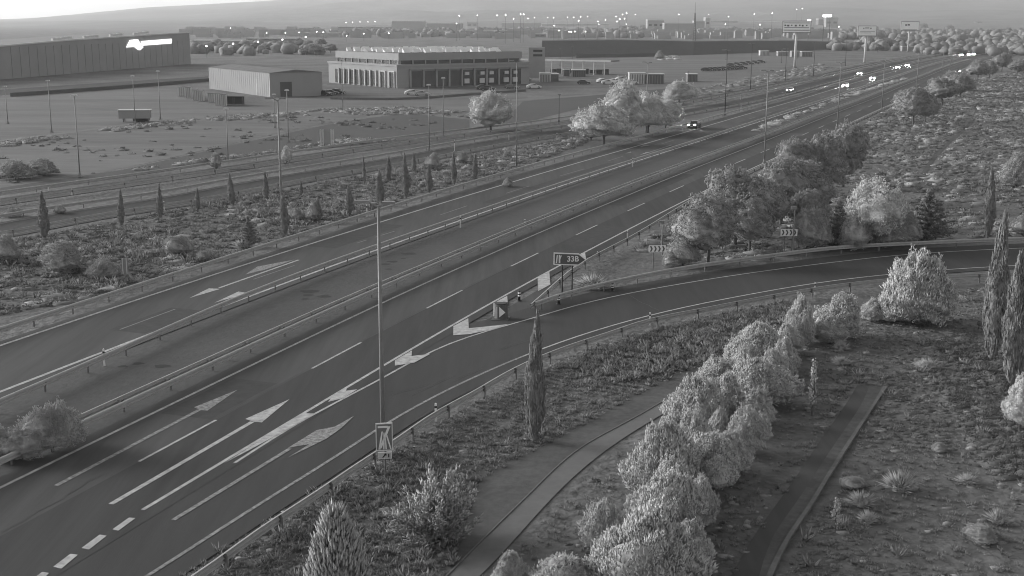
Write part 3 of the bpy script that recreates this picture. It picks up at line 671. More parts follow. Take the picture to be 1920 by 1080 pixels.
# ------------------------------------------------ LAMP POLES
def lamp_pole(label, x, yb, yt, kind='motorway', h=None, lit=False, arm=1.2, group=None, dark=False, rz=0.0, P=None, hh=None):
    P = G(x, yb) if P is None else P; h = hh or hgt(x, yb, yt)
    o = thing('lamp_post', label, 'lamp post', (*P, 0), rz, group)
    r0, r1 = (.13, .07) if kind == 'motorway' else (.09, .06)
    m = M['darkpole'] if dark else M['pole']
    mb = MB().tube((0, 0, 0), (0, 0, h), r0, r1, 10); mb.build('shaft', m, o, smooth=True)
    MB().box((0, 0, .04), (.5, .5, .08)).box((0, 0, .3), (.34, .34, .5), taper=.75).build('base', m, o)
    if kind == 'motorway':
        arm = .45; MB().tube((0, 0, h-.1), (-arm*.9, 0, h+.1), .045, .04, 6).build('arm', m, o)
        mb = MB().box((-arm*.9-.35, 0, h+.17), (.85, .32, .13), taper=.8); mb.build('lamp_head', M['signback'], o)
        MB().tube((0, 0, h-.1), (arm*.5, 0, h+.1), .045, .04, 6).box((arm*.5+.25, 0, h+.12), (.6, .28, .12)).build('lamp_head', M['signback'], o)
    else:
        MB().box((0, 0, h+.1), (.8, .5, .22), taper=.7).build('lamp_head', M['trim'] if not dark else M['signback'], o)
    return o
HD = heading(40)
lamp_pole('tall slim lamp post rising in front of the nearer carriageway, behind the lane diagram sign', 719, 858, 385)
lamp_pole('tall lamp post standing just behind the first pines at the carriageway edge', 1433, 305, 134)
lamp_pole('lamp post right of the nearer carriageway, behind the second clump of pines', 1570, 238, 118)
lamp_pole('lamp post between the nearer carriageway and the third clump of pines', 1653, 208, 115)
lamp_pole('distant faint lamp post beyond the third clump of pines', 1718, 172, 95)
lamp_pole('faint lamp post where the carriageways start to bend', 1766, 146, 80)
lamp_pole('faintest lamp post near the far bend of the motorway', 1781, 138, 78)
lamp_pole('bright slim mast at the verge in front of the workshop bays', 968.5, 318, 116)
lamp_pole('lamp post standing among the pale poplars at the carriageway edge', 1211.5, 248, 118)
lamp_pole('lamp post on the verge just right of the poplars', 1359, 216, 95, dark=True)
lamp_pole('slim lamp post on the verge before the oncoming silver car', 1407, 168, 82, dark=True)
lamp_pole('dark slim lamp post over the lettered billboard foot', 1472, 152, 92, dark=True)
lamp_pole('faint lamp post rising beyond the oncoming silver car', 1525, 142, 80, dark=True)
lamp_pole('faint lamp post between two billboard posts', 1585, 124, 72, dark=True)
lamp_pole('tall thin lamp post beside the tallest left cypress', 530, 440, 187)
FLD = [(150, 332, 180, 'thin lamp post with a pale head in the dark scrub of the left field'), (97, 248, 152, 'faint lamp post before the left warehouse wall'), (15, 232, 163, 'faint lamp post at the left picture edge of the field'),
       (254, 232, 143, 'faint lamp post behind the lone semi trailer'), (301, 224, 134, 'faint lamp post right of the lone semi trailer'), (428, 300, 205, 'faint lamp post left of the sign backs in the field'),
       (541, 266, 170, 'thin lamp post with pale head in front of the pale shed'), (516, 240, 178, 'thin lamp post between the shed and the hedge of dry bushes'), (643, 205, 112, 'thin lamp post before the left bays of the workshop'),
       (805, 283, 160, 'thin lamp post before the near corner of the workshop'), (832, 258, 147, 'thin lamp post before the closed roller doors'), (1048, 230, 178, 'short thin lamp post right of the bright mast'), (1073, 128, 88, 'thin dark post in front of the embankment, right one'), (1050, 124, 92, 'thin dark post in front of the embankment, left one'),
       (1289, 178, 135, 'thin dark post in the scrub beside the poplars'), (1361, 112, 93, 'short dark post in the far yard'), (1465, 118, 95, 'thin dark post left of the lettered billboard')]
for x, yb, yt, lab in FLD: lamp_pole(lab, x, yb, yt, kind='field', dark=x > 1000, group=None)
# lit lamps of the town and yards
LIT = [(387, 86, 0), (437, 81.5, 0), (484, 78, 0), (529.5, 74, 0), (573, 69, 0), (500, 61.5, 1), (535, 61.5, 1), (561, 60.5, 1), (594, 59.5, 1), (606, 60, 1), (620, 56.5, 2), (411, 53.5, 2), (432, 52.5, 2), (649, 42, 2), (661, 41.5, 2), (675, 41, 2), (690, 41, 2), (703, 40.6, 2),
       (729, 62, 1), (650, 67, 1), (682, 63, 1), (856, 44, 1), (861, 29.5, 1), (895, 28.5, 1), (932, 28.5, 1), (948, 28, 1), (976, 26.5, 1), (982, 26.5, 1), (963, 35, 1), (990, 34.5, 2),
       (1002, 33, 2), (1027, 33, 2), (1038, 33, 1), (1064, 32, 2), (1076, 32, 2), (1085, 39, 1), (1089, 31.5, 2), (1102, 31, 2), (1039, 48, 1), (1048, 57, 1), (1067, 59.5, 1), (1071, 59.5, 1), (1078, 59, 1), (1098, 59, 1),
       (1121, 40, 1), (1123, 45, 2), (1135, 37, 2), (1155, 31, 2), (1157, 40, 1), (1162, 35.5, 1), (1167, 27, 2), (1175, 24.5, 1), (1171, 35, 2), (1174, 45, 2), (1191, 27, 2), (1329, 27, 2), (1360, 45, 1), (1414, 26, 2), (1425, 46, 1), (1448, 24.5, 1), (1504, 16, 2), (1494, 17, 2), (1573, 50, 1), (1366, 31, 1), (1273, 26.5, 2), (1404, 65, 2)]
ORD = ['first', 'second', 'third', 'fourth', 'fifth', 'sixth', 'seventh', 'eighth', 'ninth', 'tenth', 'eleventh', 'twelfth', 'thirteenth', 'fourteenth', 'fifteenth', 'sixteenth', 'seventeenth', 'eighteenth', 'nineteenth', 'twentieth', 'twenty-first', 'twenty-second', 'twenty-third', 'twenty-fourth', 'twenty-fifth', 'twenty-sixth', 'twenty-seventh', 'twenty-eighth']
for k, (x, y, s) in enumerate(LIT):
    D = {0: 700+k*45, 1: 1150+(k*37 % 300), 2: 1900+(k*53 % 300)}[s]
    p = at_dist(x, y, D); r = {0: .5, 1: .5, 2: .55}[s]; z = max(p[2], 4.0)
    zn = 0 if k < 5 else 1 if x < 740 else 2 if x < 1000 else 3 if x < 1200 else 4
    rank = sorted(q[0]+q[1]*.001 for i_, q in enumerate(LIT) if (0 if i_ < 5 else 1 if q[0] < 740 else 2 if q[0] < 1000 else 3 if q[0] < 1200 else 4) == zn).index(x+y*.001)
    lab = f'{ORD[rank]} lit lamp from the left '+['in the bright row above the round trees', 'among the far buildings left of the workshop roof', 'on the skyline above the workshop roof', 'of the far town above the canopy and embankment', 'of the far town near the billboards'][zn]
    g = ['lit lamps in a row above the round trees', 'lit lamps of the far town, left part', 'lit lamps of the far town, middle part', 'lit lamps of the far town, above the embankment', 'lit lamps of the far town, right part'][zn]
    o = thing('street_lamp', lab, 'street lamp', (p[0], p[1], 0), 0, g)
    MB().tube((0, 0, 0), (0, 0, z-r*.8), .14, .09, 5).build('pole', M['darkpole'], o)
    mb = MB().tube((0, 0, z-r), (0, 0, z-r*.3), r*.5, r, 8).tube((0, 0, z-r*.3), (0, 0, z+r*.6), r, r*.35, 8); mb.build('lamp', M['lamp'], o)
p = at_dist(1551, 29.5, 1250); o = thing('illuminated_sign', 'wide brightly lit white panel above the trees right of the billboard', 'sign', (p[0], p[1], 0))
MB().box((0, 0, p[2]), (8.5, .6, 2.4)).build('lit_panel', M['screen'], o); MB().box((-3, .4, p[2]/2-.7), (.4, .4, p[2]-1)).box((3, .4, p[2]/2-.7), (.4, .4, p[2]-1)).build('post', M['darkpole'], o)
p = at_dist(1517, 38.5, 1200); o = thing('illuminated_sign', 'small brightly lit panel just right of the lettered billboard', 'sign', (p[0], p[1], 0))
MB().box((0, 0, p[2]), (3.2, .6, 2.2)).build('lit_panel', M['screen'], o); MB().box((0, .4, p[2]/2-.6), (.3, .3, p[2]-1)).build('post', M['darkpole'], o)
# lattice mast
P = np.array([(1293.5-960)/F*1350, 1350.0]); o = thing('lattice_mast', 'slender tapering lattice mast rising above the dark halls', 'mast', (*P, 0))
for sx, sy in ((-1, -1), (1, -1), (1, 1), (-1, 1)): MB().tube((sx*1.3, sy*1.3, 0), (sx*.35, sy*.35, 30), .3, .22, 5).build('leg', M['darkpole'], o)
mb = MB()
for k in range(12):
    z = k*2.5; a = 1.3-.95*z/30; b = 1.3-.95*(z+2.5)/30
    mb.tube((-a, -a, z), (b, -b, z+2.5), .14, n=4); mb.tube((a, a, z), (-b, b, z+2.5), .14, n=4)
mb.build('bracing', M['darkpole'], o); MB().tube((0, 0, 30), (0, 0, 41), .25, .1, 6).build('spire', M['darkpole'], o)

# ------------------------------------------------ BILLBOARDS
def billboard(label, x0, x1, yt, ybp, xpost, ybase, rz, marks, double=False):
    P = G(xpost, ybase); D = P[1]; w_ = (x1-x0)*D/F; z1 = H+ray(xpost, yt)[2]*D; z0 = H+ray(xpost, ybp)[2]*D
    o = thing('billboard', label, 'billboard', (*P, 0), rz); cx = ((x0+x1)/2-xpost)*D/F
    MB().tube((0, 0, 0), (0, 0, z0), .62, .5, 14).build('post', M['trim'], o, smooth=True)
    MB().tube((0, 0, 0), (0, 0, .5), .95, .9, 12).build('footing', M['concrete'], o)
    MB().box((cx, .5, (z0+z1)/2), (w_, 1.0, z1-z0)).build('frame', M['signback'], o)
    MB().box((cx, -.06, (z0+z1)/2), (w_*.95, .1, (z1-z0)*.9)).build('panel', M['panel'], o)
    mb = MB()
    for k in range(4): mb.box((cx-w_/2+w_*(k+.5)/4, -.5, z0-.15), (.12, 1.3, .1))
    mb.box((cx, -.9, z0-.1), (w_, .5, .08)); mb.build('walkway', M['post'], o)
    for (u, v, a, b) in marks: MB().box((cx+w_*(u-.5), -.13, z0+(z1-z0)*v), (w_*a, .05, (z1-z0)*b)).build('print_block', M['signdark'], o)
    return o
billboard('widest billboard with rows of dark print and a walkway, leftmost of the three', 1464, 1516, 39, 61, 1490, 128, R(-6), [(.1, .62, .06, .12), (.2, .6, .08, .14), (.32, .62, .05, .1), (.46, .6, .07, .14), (.6, .62, .05, .12), (.7, .6, .06, .14), (.84, .62, .05, .1), (.5, .42, .86, .05), (.5, .22, .9, .06), (.5, .82, .88, .05)])
billboard('middle billboard with small dark marks on a pale panel', 1605, 1640, 48, 67, 1621, 118, R(4), [(.3, .75, .06, .1), (.48, .78, .22, .08), (.68, .74, .06, .14), (.5, .45, .8, .03), (.4, .3, .6, .03)])
billboard('smallest billboard on a thin post, rightmost of the three', 1686, 1720, 40, 57, 1702, 97, R(2), [(.28, .6, .1, .16), (.42, .62, .12, .16), (.5, .1, .8, .04)])

# ------------------------------------------------ TRAFFIC SIGNS
class SignFace:
    def __init__(s, o, z0, w_, h_, y=-.03): s.o, s.z0, s.w, s.h, s.y = o, z0, w_, h_, y
    def poly(s, name, pts, m, layer=1, t=.012):
        mb = MB(); mb.plane_poly((-s.w/2, s.y-.012*layer, s.z0), (s.w, 0, 0), (0, 0, s.h), (0, 1, 0), pts, .011); return mb.build(name, M[m], s.o)
def face_cam(P, yaw=0.0): return math.atan2(-P[0], P[1])*-1*-1+yaw   # board normal (-Y local) turned towards the viewer side
def sign_post(o, x, h, r=.045, m='post'): MB().tube((x, .06, 0), (x, .06, h), r, r, 8).build('leg', M[m], o)
# lane diagram sign
P = G(722, 897); D = P[1]; o = thing('lane_sign', 'upright lane diagram sign with a small arrow plate below, nearest roadside sign', 'traffic sign', (*P, 0), R(8))
z1 = hgt(720, 897, 793); z0 = hgt(720, 897, 845); w_ = 33*D/F; sign_post(o, .02, z1-.05, .05)
MB().box((0, 0, (z0+z1)/2), (w_, .04, z1-z0)).build('board', M['signwhite'], o)
f = SignFace(o, z0, w_, z1-z0, -.02); f.poly('field', [(.05, .04), (.95, .04), (.95, .96), (.05, .96)], 'signmid', 1)
for q in ([(.12, .83), (.72, .83), (.72, .9), (.12, .9)], [(.2, .1), (.32, .1), (.88, .88), (.72, .88)], [(.14, .06), (.26, .06), (.42, .7), (.34, .7)], [(.42, .06), (.5, .06), (.52, .66), (.46, .66)], [(.56, .06), (.64, .06), (.58, .6), (.54, .55)], [(.84, .06), (.92, .06), (.68, .58), (.62, .52)]): f.poly('lane_stroke', q, 'signwhite', 2)
z3 = hgt(720, 897, 847.5); z2 = hgt(720, 897, 860); w2 = 27*D/F
MB().box((.02, 0, (z2+z3)/2), (w2, .04, z3-z2)).build('distance_plate', M['signwhite'], o)
f = SignFace(o, z2, w2, z3-z2, -.02); f.poly('plate_field', [(.04, .1), (.96, .1), (.96, .9), (.04, .9)], 'trim', 1)
f.poly('arrow_mark', [(.32, .25), (.4, .2), (.58, .55), (.66, .5), (.62, .85), (.42, .75), (.5, .65)], 'black', 2)
f.poly('digit_mark', [(.76, .22), (.84, .22), (.84, .75), (.76, .75)], 'black', 2)
# exit arrow sign 33B
PA, PB = G(1054, 546), G(1073, 551); D = PA[1]; Pm = (PA+PB)/2
o = thing('exit_sign', 'dark arrow shaped exit sign with white border reading 33B, on two legs', 'traffic sign', (*Pm, 0), R(6))
zt = hgt(1063, 548, 474); zb = hgt(1063, 548, 497); w_ = 63*D/F; x0 = (1037-1063.5)*D/F; sp = 19*D/F
sign_post(o, -sp/2, zt-.3, .05, 'black'); sign_post(o, sp/2, zt-.3, .05, 'black')
hh = (zt-zb); outl = [(0, .06), (.76, -.04), (1, .42), (.77, .94), (0, 1.06)]
mb = MB(); mb.plane_poly((x0, 0, zb), (w_, 0, 0), (0, 0, hh), (0, 1, 0), outl, .04); mb.build('board', M['signwhite'], o)
inn = [(.03, .15), (.745, .055), (.955, .43), (.752, .86), (.03, .96)]
mb = MB(); mb.plane_poly((x0, -.013, zb), (w_, 0, 0), (0, 0, hh), (0, 1, 0), inn, .012); mb.build('field', M['signdark'], o)
def glyph(txt, size, loc_, parent, m, rz=0.0, name='lettering', bold=.02):
    c = bpy.data.curves.new('t', 'FONT'); c.body = txt; c.size = size; c.extrude = .004; c.offset = bold*size; c.align_x = 'CENTER'; c.align_y = 'CENTER'
    t = bpy.data.objects.new('t', c); col.objects.link(t); bpy.context.view_layer.update()
    me = bpy.data.meshes.new_from_object(t.evaluated_get(bpy.context.evaluated_depsgraph_get())); bpy.data.objects.remove(t)
    me.materials.clear(); me.materials.append(m); q = link(name, me, parent, loc_); q.rotation_euler = (math.pi/2, 0, rz); return q
glyph('33B', hh*.62, (x0+w_*.58, -.03, zb+hh*.5), o, M['signwhite'])
for q in ([(.06, .2), (.1, .2), (.12, .86), (.09, .86)], [(.15, .2), (.2, .2), (.19, .86), (.15, .86)], [(.19, .42), (.24, .8), (.21, .84), (.18, .6)]):
    mb = MB(); mb.plane_poly((x0, -.026, zb), (w_, 0, 0), (0, 0, hh), (0, 1, 0), q, .012); mb.build('exit_symbol', M['signwhite'], o)
# gore nose marker
P = G(939, 597); D = P[1]; o = thing('gore_marker', 'rounded dark divergence marker with white triangles at the exit gore', 'traffic marker', (*P, 0), R(-8))
hz = hgt(939, 597, 567); w_ = 25*D/F; n = 9
prof = [(w_/2*math.cos(t), .42*math.sin(t)) for t in np.linspace(math.pi, 2*math.pi, n)]+[(w_/2, .35), (-w_/2, .35)]
MB().prism(prof, 0.02, hz*.93).build('drum', M['signdark'], o)
MB().prism([(a*.98, b*.98) for a, b in prof], hz*.93+.002, hz*.97).build('cap', M['black'], o)
for pts in ([(.45, .16), (.92, .5), (.45, .86)],):
    mb = MB(); mb.plane_poly((-w_/2, -.44, 0), (w_, 0, 0), (0, 0, hz*.93), (0, 1, 0), pts, .02); mb.build('triangle', M['signwhite'], o)
mb = MB(); mb.plane_poly((-w_/2, -.44, 0), (w_, 0, 0), (0, 0, hz*.93), (0, 1, 0), [(.08, .1), (.3, .1), (.3, .85), (.2, .85)], .02); mb.build('triangle', M['trim'], o)
MB().box((0, 0, .01), (w_*1.3, 1.3, .03)).build('base_plate', M['door'], o)
# chevron boards
def chevron_board(label, x0, x1, yt, yb, ybase, rz, legs):
    xm = (x0+x1)/2; P = G(xm-3, ybase); D = P[1]; w_ = (x1-x0)*D/F; z1 = hgt(xm, ybase, yt); z0 = hgt(xm, ybase, yb); hh = z1-z0
    o = thing('chevron_board', label, 'traffic sign', (*P, 0), rz)
    for lx in legs: sign_post(o, lx*w_, z1-.05, .05)
    MB().box((0, 0, (z0+z1)/2), (w_, .04, hh)).build('board', M['signwhite'], o); f = SignFace(o, z0, w_, hh, -.02)
    for k in range(4):
        u = .06+.235*k; f.poly('chevron', [(u, .9), (u+.09, .9), (u+.17, .5), (u+.09, .1), (u, .1), (u+.08, .5)], 'signdark', 1)
    return o
chevron_board('white chevron board with dark arrows, left one inside the ramp bend', 1218, 1251, 460, 473, 504, R(4), (-.22,))
chevron_board('white chevron board with dark arrows, right one beside the pale round bush', 1464.5, 1496, 429.5, 442.5, 477, R(-3), (-.22, .22))
# slim camera or antenna posts behind
for x, yb, yt, lab in ((1241, 478, 418, 'short post with a small head behind the left chevron board'), (1486, 478, 392, 'post with a small box on top behind the right chevron board')):
    P = G(x, yb); h = hgt(x, yb, yt); o = thing('equipment_post', lab, 'post', (*P, 0))
    MB().tube((0, 0, 0), (0, 0, h), .07, .06, 8).build('shaft', M['pole'], o); MB().box((-.1, 0, h+.1), (.5, .22, .24)).build('head_box', M['signback'], o)
# sign backs on the left
P = G(236, 533); o = thing('road_sign', 'narrow upright sign seen from its edge beyond the outer guardrail, among the bushes', 'traffic sign', (*P, 0), R(8))
h1 = hgt(236, 533, 484); h0 = hgt(236, 533, 513); D = P[1]; w_ = 12*D/F; MB().box((0, 0, (h0+h1)/2), (w_, .05, h1-h0)).build('panel', M['signback'], o); MB().box((w_*.3, -.04, (h0+h1)/2), (.06, .05, h1-h0)).box((-w_*.3, -.04, (h0+h1)/2), (.06, .05, h1-h0)).build('stiffener', M['trim'], o); sign_post(o, 0, h1, .05)
P = G(614, 274); D = P[1]; h1 = hgt(614, 274, 244); h0 = hgt(614, 274, 269.5); o = thing('road_sign', 'pair of tall narrow sign panels with white uprights beside the outer frontage road', 'traffic sign', (*P, 0), 0)
w_ = 13*D/F; MB().box((0, 0, (h0+h1)/2), (w_, .06, h1-h0)).build('panel', M['wallP'], o)
for x in (-12, -7.5, 7.5, 11.5): MB().box((x*D/F, -.06, (h0+h1)/2-.1), (.2, .12, h1-h0+.4)).build('upright', M['trim'], o)
MB().tube((-.5, .1, 0), (-.5, .1, h0), .07, n=6).tube((.5, .1, 0), (.5, .1, h0), .07, n=6).build('leg', M['post'], o)
# delineators and bollards
def delineator(label, x, yb, yt, band=True, group=None, wdt=.12):
    P = G(x, yb); h = min(2.2, hgt(x, yb, yt)); o = thing('delineator_post', label, 'delineator', (*P, 0), .2, group)
    MB().prism([(-wdt/2, -.05), (wdt/2, -.05), (0, .08)], 0, h).build('post', M['white'], o)
    MB().prism([(-wdt/2-.006, -.056), (wdt/2+.006, -.056), (0, .09)], h*.74, h*.86).build('black_band', M['black'], o)
    return o
for x, yb, yt, lab in [(817, 790, 756, 'white reflector post on the near guardrail, left of the tall cypress'), (1218, 609, 586, 'white reflector post on the ramp guardrail right of the tall cypress'), (1527, 553, 529, 'white reflector post on the ramp guardrail above the young pines'),
                       (196, 686, 654, 'white reflector post on the inner guardrail of the farther carriageway, nearest one'), (863, 427, 405, 'white reflector post on the inner guardrail, beyond the tall lamp post'), (1186, 313, 296, 'white reflector post on the inner guardrail near the far painted arrows'),
                       (688, 407, 383, 'white reflector post on the outer guardrail behind the tall lamp post'), (1249, 248, 233, 'white reflector post beside the lamp post in the poplars'), (1389, 207, 197, 'white reflector post on the verge right of the poplars'), (1388, 187, 176, 'white reflector post by the frontage road right of the poplars'),
                       (427, 675, 660, 'white reflector post standing in the median guardrail'), (984, 425, 411, 'white reflector post in the median guardrail beyond the middle'), (1176, 447, 432, 'white reflector post on the guardrail right of the exit sign'), (91, 357, 346, 'small white post by the outer frontage road at far left'), (308, 394, 377, 'small white post beside the third cypress of the left row'),
                       (954, 263, 248, 'white post by the frontage road left of the bright mast'), (1044, 266, 249, 'white post by the frontage road right of the bright mast'), (1120, 480, 472, 'small reflector on the guardrail behind the exit sign'), (852, 283, 262, 'small white post at the frontage road behind the cypresses'), (135, 366, 354, 'short white post between the frontage roads at far left')]:
    delineator(lab, x, yb, yt)
def bollard(label, x, yb, yt):
    P = G(x, yb); h = hgt(x, yb, yt); o = thing('striped_bollard', label, 'bollard', (*P, 0)); r = .1
    MB().tube((0, 0, 0), (0, 0, h), r, r*.9, 12).build('post', M['black'], o, smooth=True)
    for z in (.45, .72): MB().tube((0, 0, h*z), (0, 0, h*(z+.13)), r+.006, r+.004, 12).build('white_band', M['white'], o)
    MB().tube((0, 0, 0), (0, 0, .06), r*2, r*1.6, 12).build('foot', M['black'], o)
bollard('black and white striped bollard in the painted gore left of the exit sign', 973.5, 564, 545)
bollard('black and white striped bollard at the start of the ramp guardrail below the exit sign', 1047.5, 570, 553)
bollard('black and white striped bollard at the ramp guardrail right of the exit sign', 1148, 546, 531)
# bright hatch covers and small debris in the median
for k, (x, y, sx) in enumerate([(580, 546, 1.2), (577, 553, .7), (572, 560, .5), (608, 555, .9), (768, 475, 1.1), (737, 490, .8), (722, 495, .8), (303, 686, .8), (258, 681, .6), (230, 686, .5), (729, 504, .5), (757, 484, .4)]):
    P = G(x, y); S(flat('dark_stain', [(P[0]+.6*sx*math.cos(t)*(1+.3*math.sin(3*t+k)), P[1]+.5*sx*math.sin(t)) for t in np.linspace(0, 6.28, 11)[:-1]], -.02, M['stain']))
# ------------------------------------------------ VEGETATION
def ico(sub=1):
    t = (1+5**.5)/2; v = np.array([(-1, t, 0), (1, t, 0), (-1, -t, 0), (1, -t, 0), (0, -1, t), (0, 1, t), (0, -1, -t), (0, 1, -t), (t, 0, -1), (t, 0, 1), (-t, 0, -1), (-t, 0, 1)], float); v /= np.linalg.norm(v[0])
    f = np.array([(0, 11, 5), (0, 5, 1), (0, 1, 7), (0, 7, 10), (0, 10, 11), (1, 5, 9), (5, 11, 4), (11, 10, 2), (10, 7, 6), (7, 1, 8), (3, 9, 4), (3, 4, 2), (3, 2, 6), (3, 6, 8), (3, 8, 9), (4, 9, 5), (2, 4, 11), (6, 2, 10), (8, 6, 7), (9, 8, 1)])
    for _ in range(sub):
        c = {}; nf = []; v = list(v)
        def mid(a, b):
            k = (min(a, b), max(a, b))
            if k not in c: m = (v[a]+v[b])/2; v.append(m/np.linalg.norm(m)); c[k] = len(v)-1
            return c[k]
        for a, b, d in f:
            x, y, z = mid(a, b), mid(b, d), mid(d, a); nf += [(a, x, z), (b, y, x), (d, z, y), (x, y, z)]
        f = np.array(nf); v = np.array(v)
    return v, f
ICO1, ICO2 = ico(1), ico(2)
class Acc:
    def __init__(s): s.V = []; s.T = []; s.n = 0
    def add(s, V, T): s.V.append(V); s.T.append(T+s.n); s.n += len(V)
    def mesh(s, name, m): return tri_mesh(name, np.concatenate(s.V), np.concatenate(s.T), m)
def basis(d):
    d = d/np.linalg.norm(d, axis=1)[:, None]; a = np.where(np.abs(d[:, 2:3]) < .9, [[0, 0, 1.]], [[1., 0, 0]]); e = np.cross(d, a); e /= np.linalg.norm(e, axis=1)[:, None]; return d, e, np.cross(d, e)
def sprigs(acc, r, C, D, L, W):
    n = len(C); d, e, g = basis(D); a0 = r.random(n)*6.28; V = np.zeros((n, 5, 3)); L = np.broadcast_to(L, n)[:, None]; W = np.broadcast_to(W, n)[:, None]
    V[:, 0] = C
    for k in range(3):
        a = (a0+k*2.094)[:, None]; V[:, 1+k] = C+d*L*.42+(np.cos(a)*e+np.sin(a)*g)*W
    V[:, 4] = C+d*L
    T = np.array([(0, 2, 1), (0, 3, 2), (0, 1, 3), (4, 1, 2), (4, 2, 3), (4, 3, 1)])
    acc.add(V.reshape(-1, 3), (T[None]+np.arange(n)[:, None, None]*5).reshape(-1, 3))
def leaves(acc, r, C, size):
    n = len(C); d, e, g = basis(r.normal(size=(n, 3))); s = (size*r.uniform(.6, 1.3, n))[:, None]
    V = np.stack([C-e*s, C+g*s*.6, C+e*s, C-g*s*.6], 1); T = np.array([(0, 1, 2), (0, 2, 3)])
    acc.add(V.reshape(-1, 3), (T[None]+np.arange(n)[:, None, None]*4).reshape(-1, 3))
def sph(r, n, up=None):
    v = r.normal(size=(n, 3)); v /= np.linalg.norm(v, axis=1)[:, None]
    if up is not None: v[:, 2] = np.where(v[:, 2] < up, -v[:, 2]*.6, v[:, 2]); v /= np.linalg.norm(v, axis=1)[:, None]
    return v
def blob(acc, r, c, rad, amp=.18, ic=ICO1):
    V, T = ic; ph = r.random(6)*6.28; w_ = 1+amp*(np.sin(V[:, 0]*5+ph[0])+np.sin(V[:, 1]*5+ph[1])+np.sin(V[:, 2]*5+ph[2]))/2+r.normal(0, amp*.25, len(V))
    acc.add(V*w_[:, None]*np.asarray(rad)+np.asarray(c), T)
def lobed_crown(seed, nl, rx, z0, z1, lobe, n, L, W, upw=.7, kind='sprig', core=.8, top=1.0):
    """crown of unit height: lobes inside an ellipsoid between z0 and z1, sprigs on their surfaces"""
    r = np.random.default_rng(seed); acc = Acc(); zc, rz_ = (z0+z1)/2, (z1-z0)/2
    P = sph(r, nl, -.5)*(r.uniform(.45, 1, nl)**.6)[:, None]
    P[:, 0] *= (rx-lobe*.7); P[:, 1] *= (rx-lobe*.7); P[:, 2] = zc+P[:, 2]*(rz_-lobe*.7)
    P[:, :2] *= (1-np.clip((P[:, 2:3]-zc)/rz_, 0, 1)*(1-top))
    R_ = lobe*r.uniform(.65, 1.25, nl)
    for p, q in zip(P, R_): blob(acc, r, p, q*core*np.array([1, 1, .95]), .2)
    idx = r.integers(0, nl, n); v = sph(r, n, -.55); C = P[idx]+v*R_[idx][:, None]*r.uniform(.7, 1.0, n)[:, None]
    if kind == 'sprig': sprigs(acc, r, C, v*(1-upw)+np.array([0, 0, 1])*upw+r.normal(0, .18, (n, 3)), L*r.uniform(.6, 1.3, n), W)
    else: leaves(acc, r, C+v*L*.5*r.random((n, 1)), L)
    return acc
def billow(v, ph, f):
    return (np.abs(np.sin(v[:, 0]*f+v[:, 1]*f*.6+ph[0]))+np.abs(np.sin(v[:, 1]*f*1.1-v[:, 2]*f*.7+ph[1]))+np.abs(np.sin(v[:, 2]*f*1.2+v[:, 0]*f*.5+ph[2])))/3
ICO3 = ico(3)
def crown(seed, zc, hz, peak, n, L, W, up, amp, f, flatb=.55, leaders=0, spread=.22, inner=.9, core=.86):
    """one closed crown of unit height and width with billowing clumps, covered in sprigs"""
    r = np.random.default_rng(seed); ph = r.random(9)*6.28; acc = Acc()
    def shape(v):
        k = (1-amp)+amp*(.62*billow(v, ph[:3], f)+.38*billow(v, ph[3:6], f*2.3))*1.45+.2*np.sin(v[:, 0]*2.6+ph[6])*np.sin(v[:, 1]*2.3+ph[7])+.12*np.sin(v[:, 2]*4+ph[8]+v[:, 0]*2)
        up_ = np.clip(v[:, 2], 0, 1); hor = .5*(1-peak*up_**1.6); dn = np.where(v[:, 2] < 0, flatb, 1.0)
        return np.c_[v[:, 0]*hor*k, v[:, 1]*hor*k, zc+v[:, 2]*hz*dn*k]
    V, T = ICO3; P = shape(V); c = np.array([0, 0, zc]); acc.add(c+(P-c)*core, T)
    v = sph(r, n, -.75); P = shape(v); C = c+(P-c)*r.uniform(inner, 1.03, n)[:, None]
    D_ = v*(1-up)+np.array([0, 0, up])+r.normal(0, spread, (n, 3)); sprigs(acc, r, C, D_, L*r.uniform(.5, 1.35, n), W)
    if leaders:
        v = sph(r, leaders, .1); P = shape(v); k = 16
        for p in P: 
            q = r.random((k, 1))*r.uniform(.07, .2); C = p*[1, 1, 1]+q*np.array([[0, 0, 1.]])+r.normal(0, .012, (k, 3)); sprigs(acc, r, C, np.array([[0, 0, 1.]])+r.normal(0, .45, (k, 3)), L*.6, W*.8)
    return acc
CR = {}
CR['bush'] = [crown(20+k, .36, .56, .55, 5200, .09, .0105, .68, .46, 5.0, leaders=90, spread=.2, inner=.94).mesh('young_pine_crown', M['pinebush']) for k in range(5)]
CR['pine'] = [crown(40+k, .56, .42, .12, 5600, .034, .0105, .45, .5, 6.5, flatb=.8, leaders=0, inner=.96, core=.93).mesh('pine_crown', M['pine']) for k in range(4)]
CR['pale'] = [crown(60+k, .38, .58, .25, 5200, .06, .0085, .55, .42, 5.5, leaders=40).mesh('shrub_crown', M['pale']) for k in range(4)]
CR['poplar'] = [crown(80+k, .46, .52, .25, 6000, .055, .0095, .62, .55, 4.6, leaders=80, inner=.95, core=.9).mesh('poplar_crown', M['poplar']) for k in range(4)]
CR['simple'] = [crown(95+k, .5, .45, .1, 500, .1, .025, .3, .3, 5.0).mesh('tree_crown', M['farwood']) for k in range(3)]
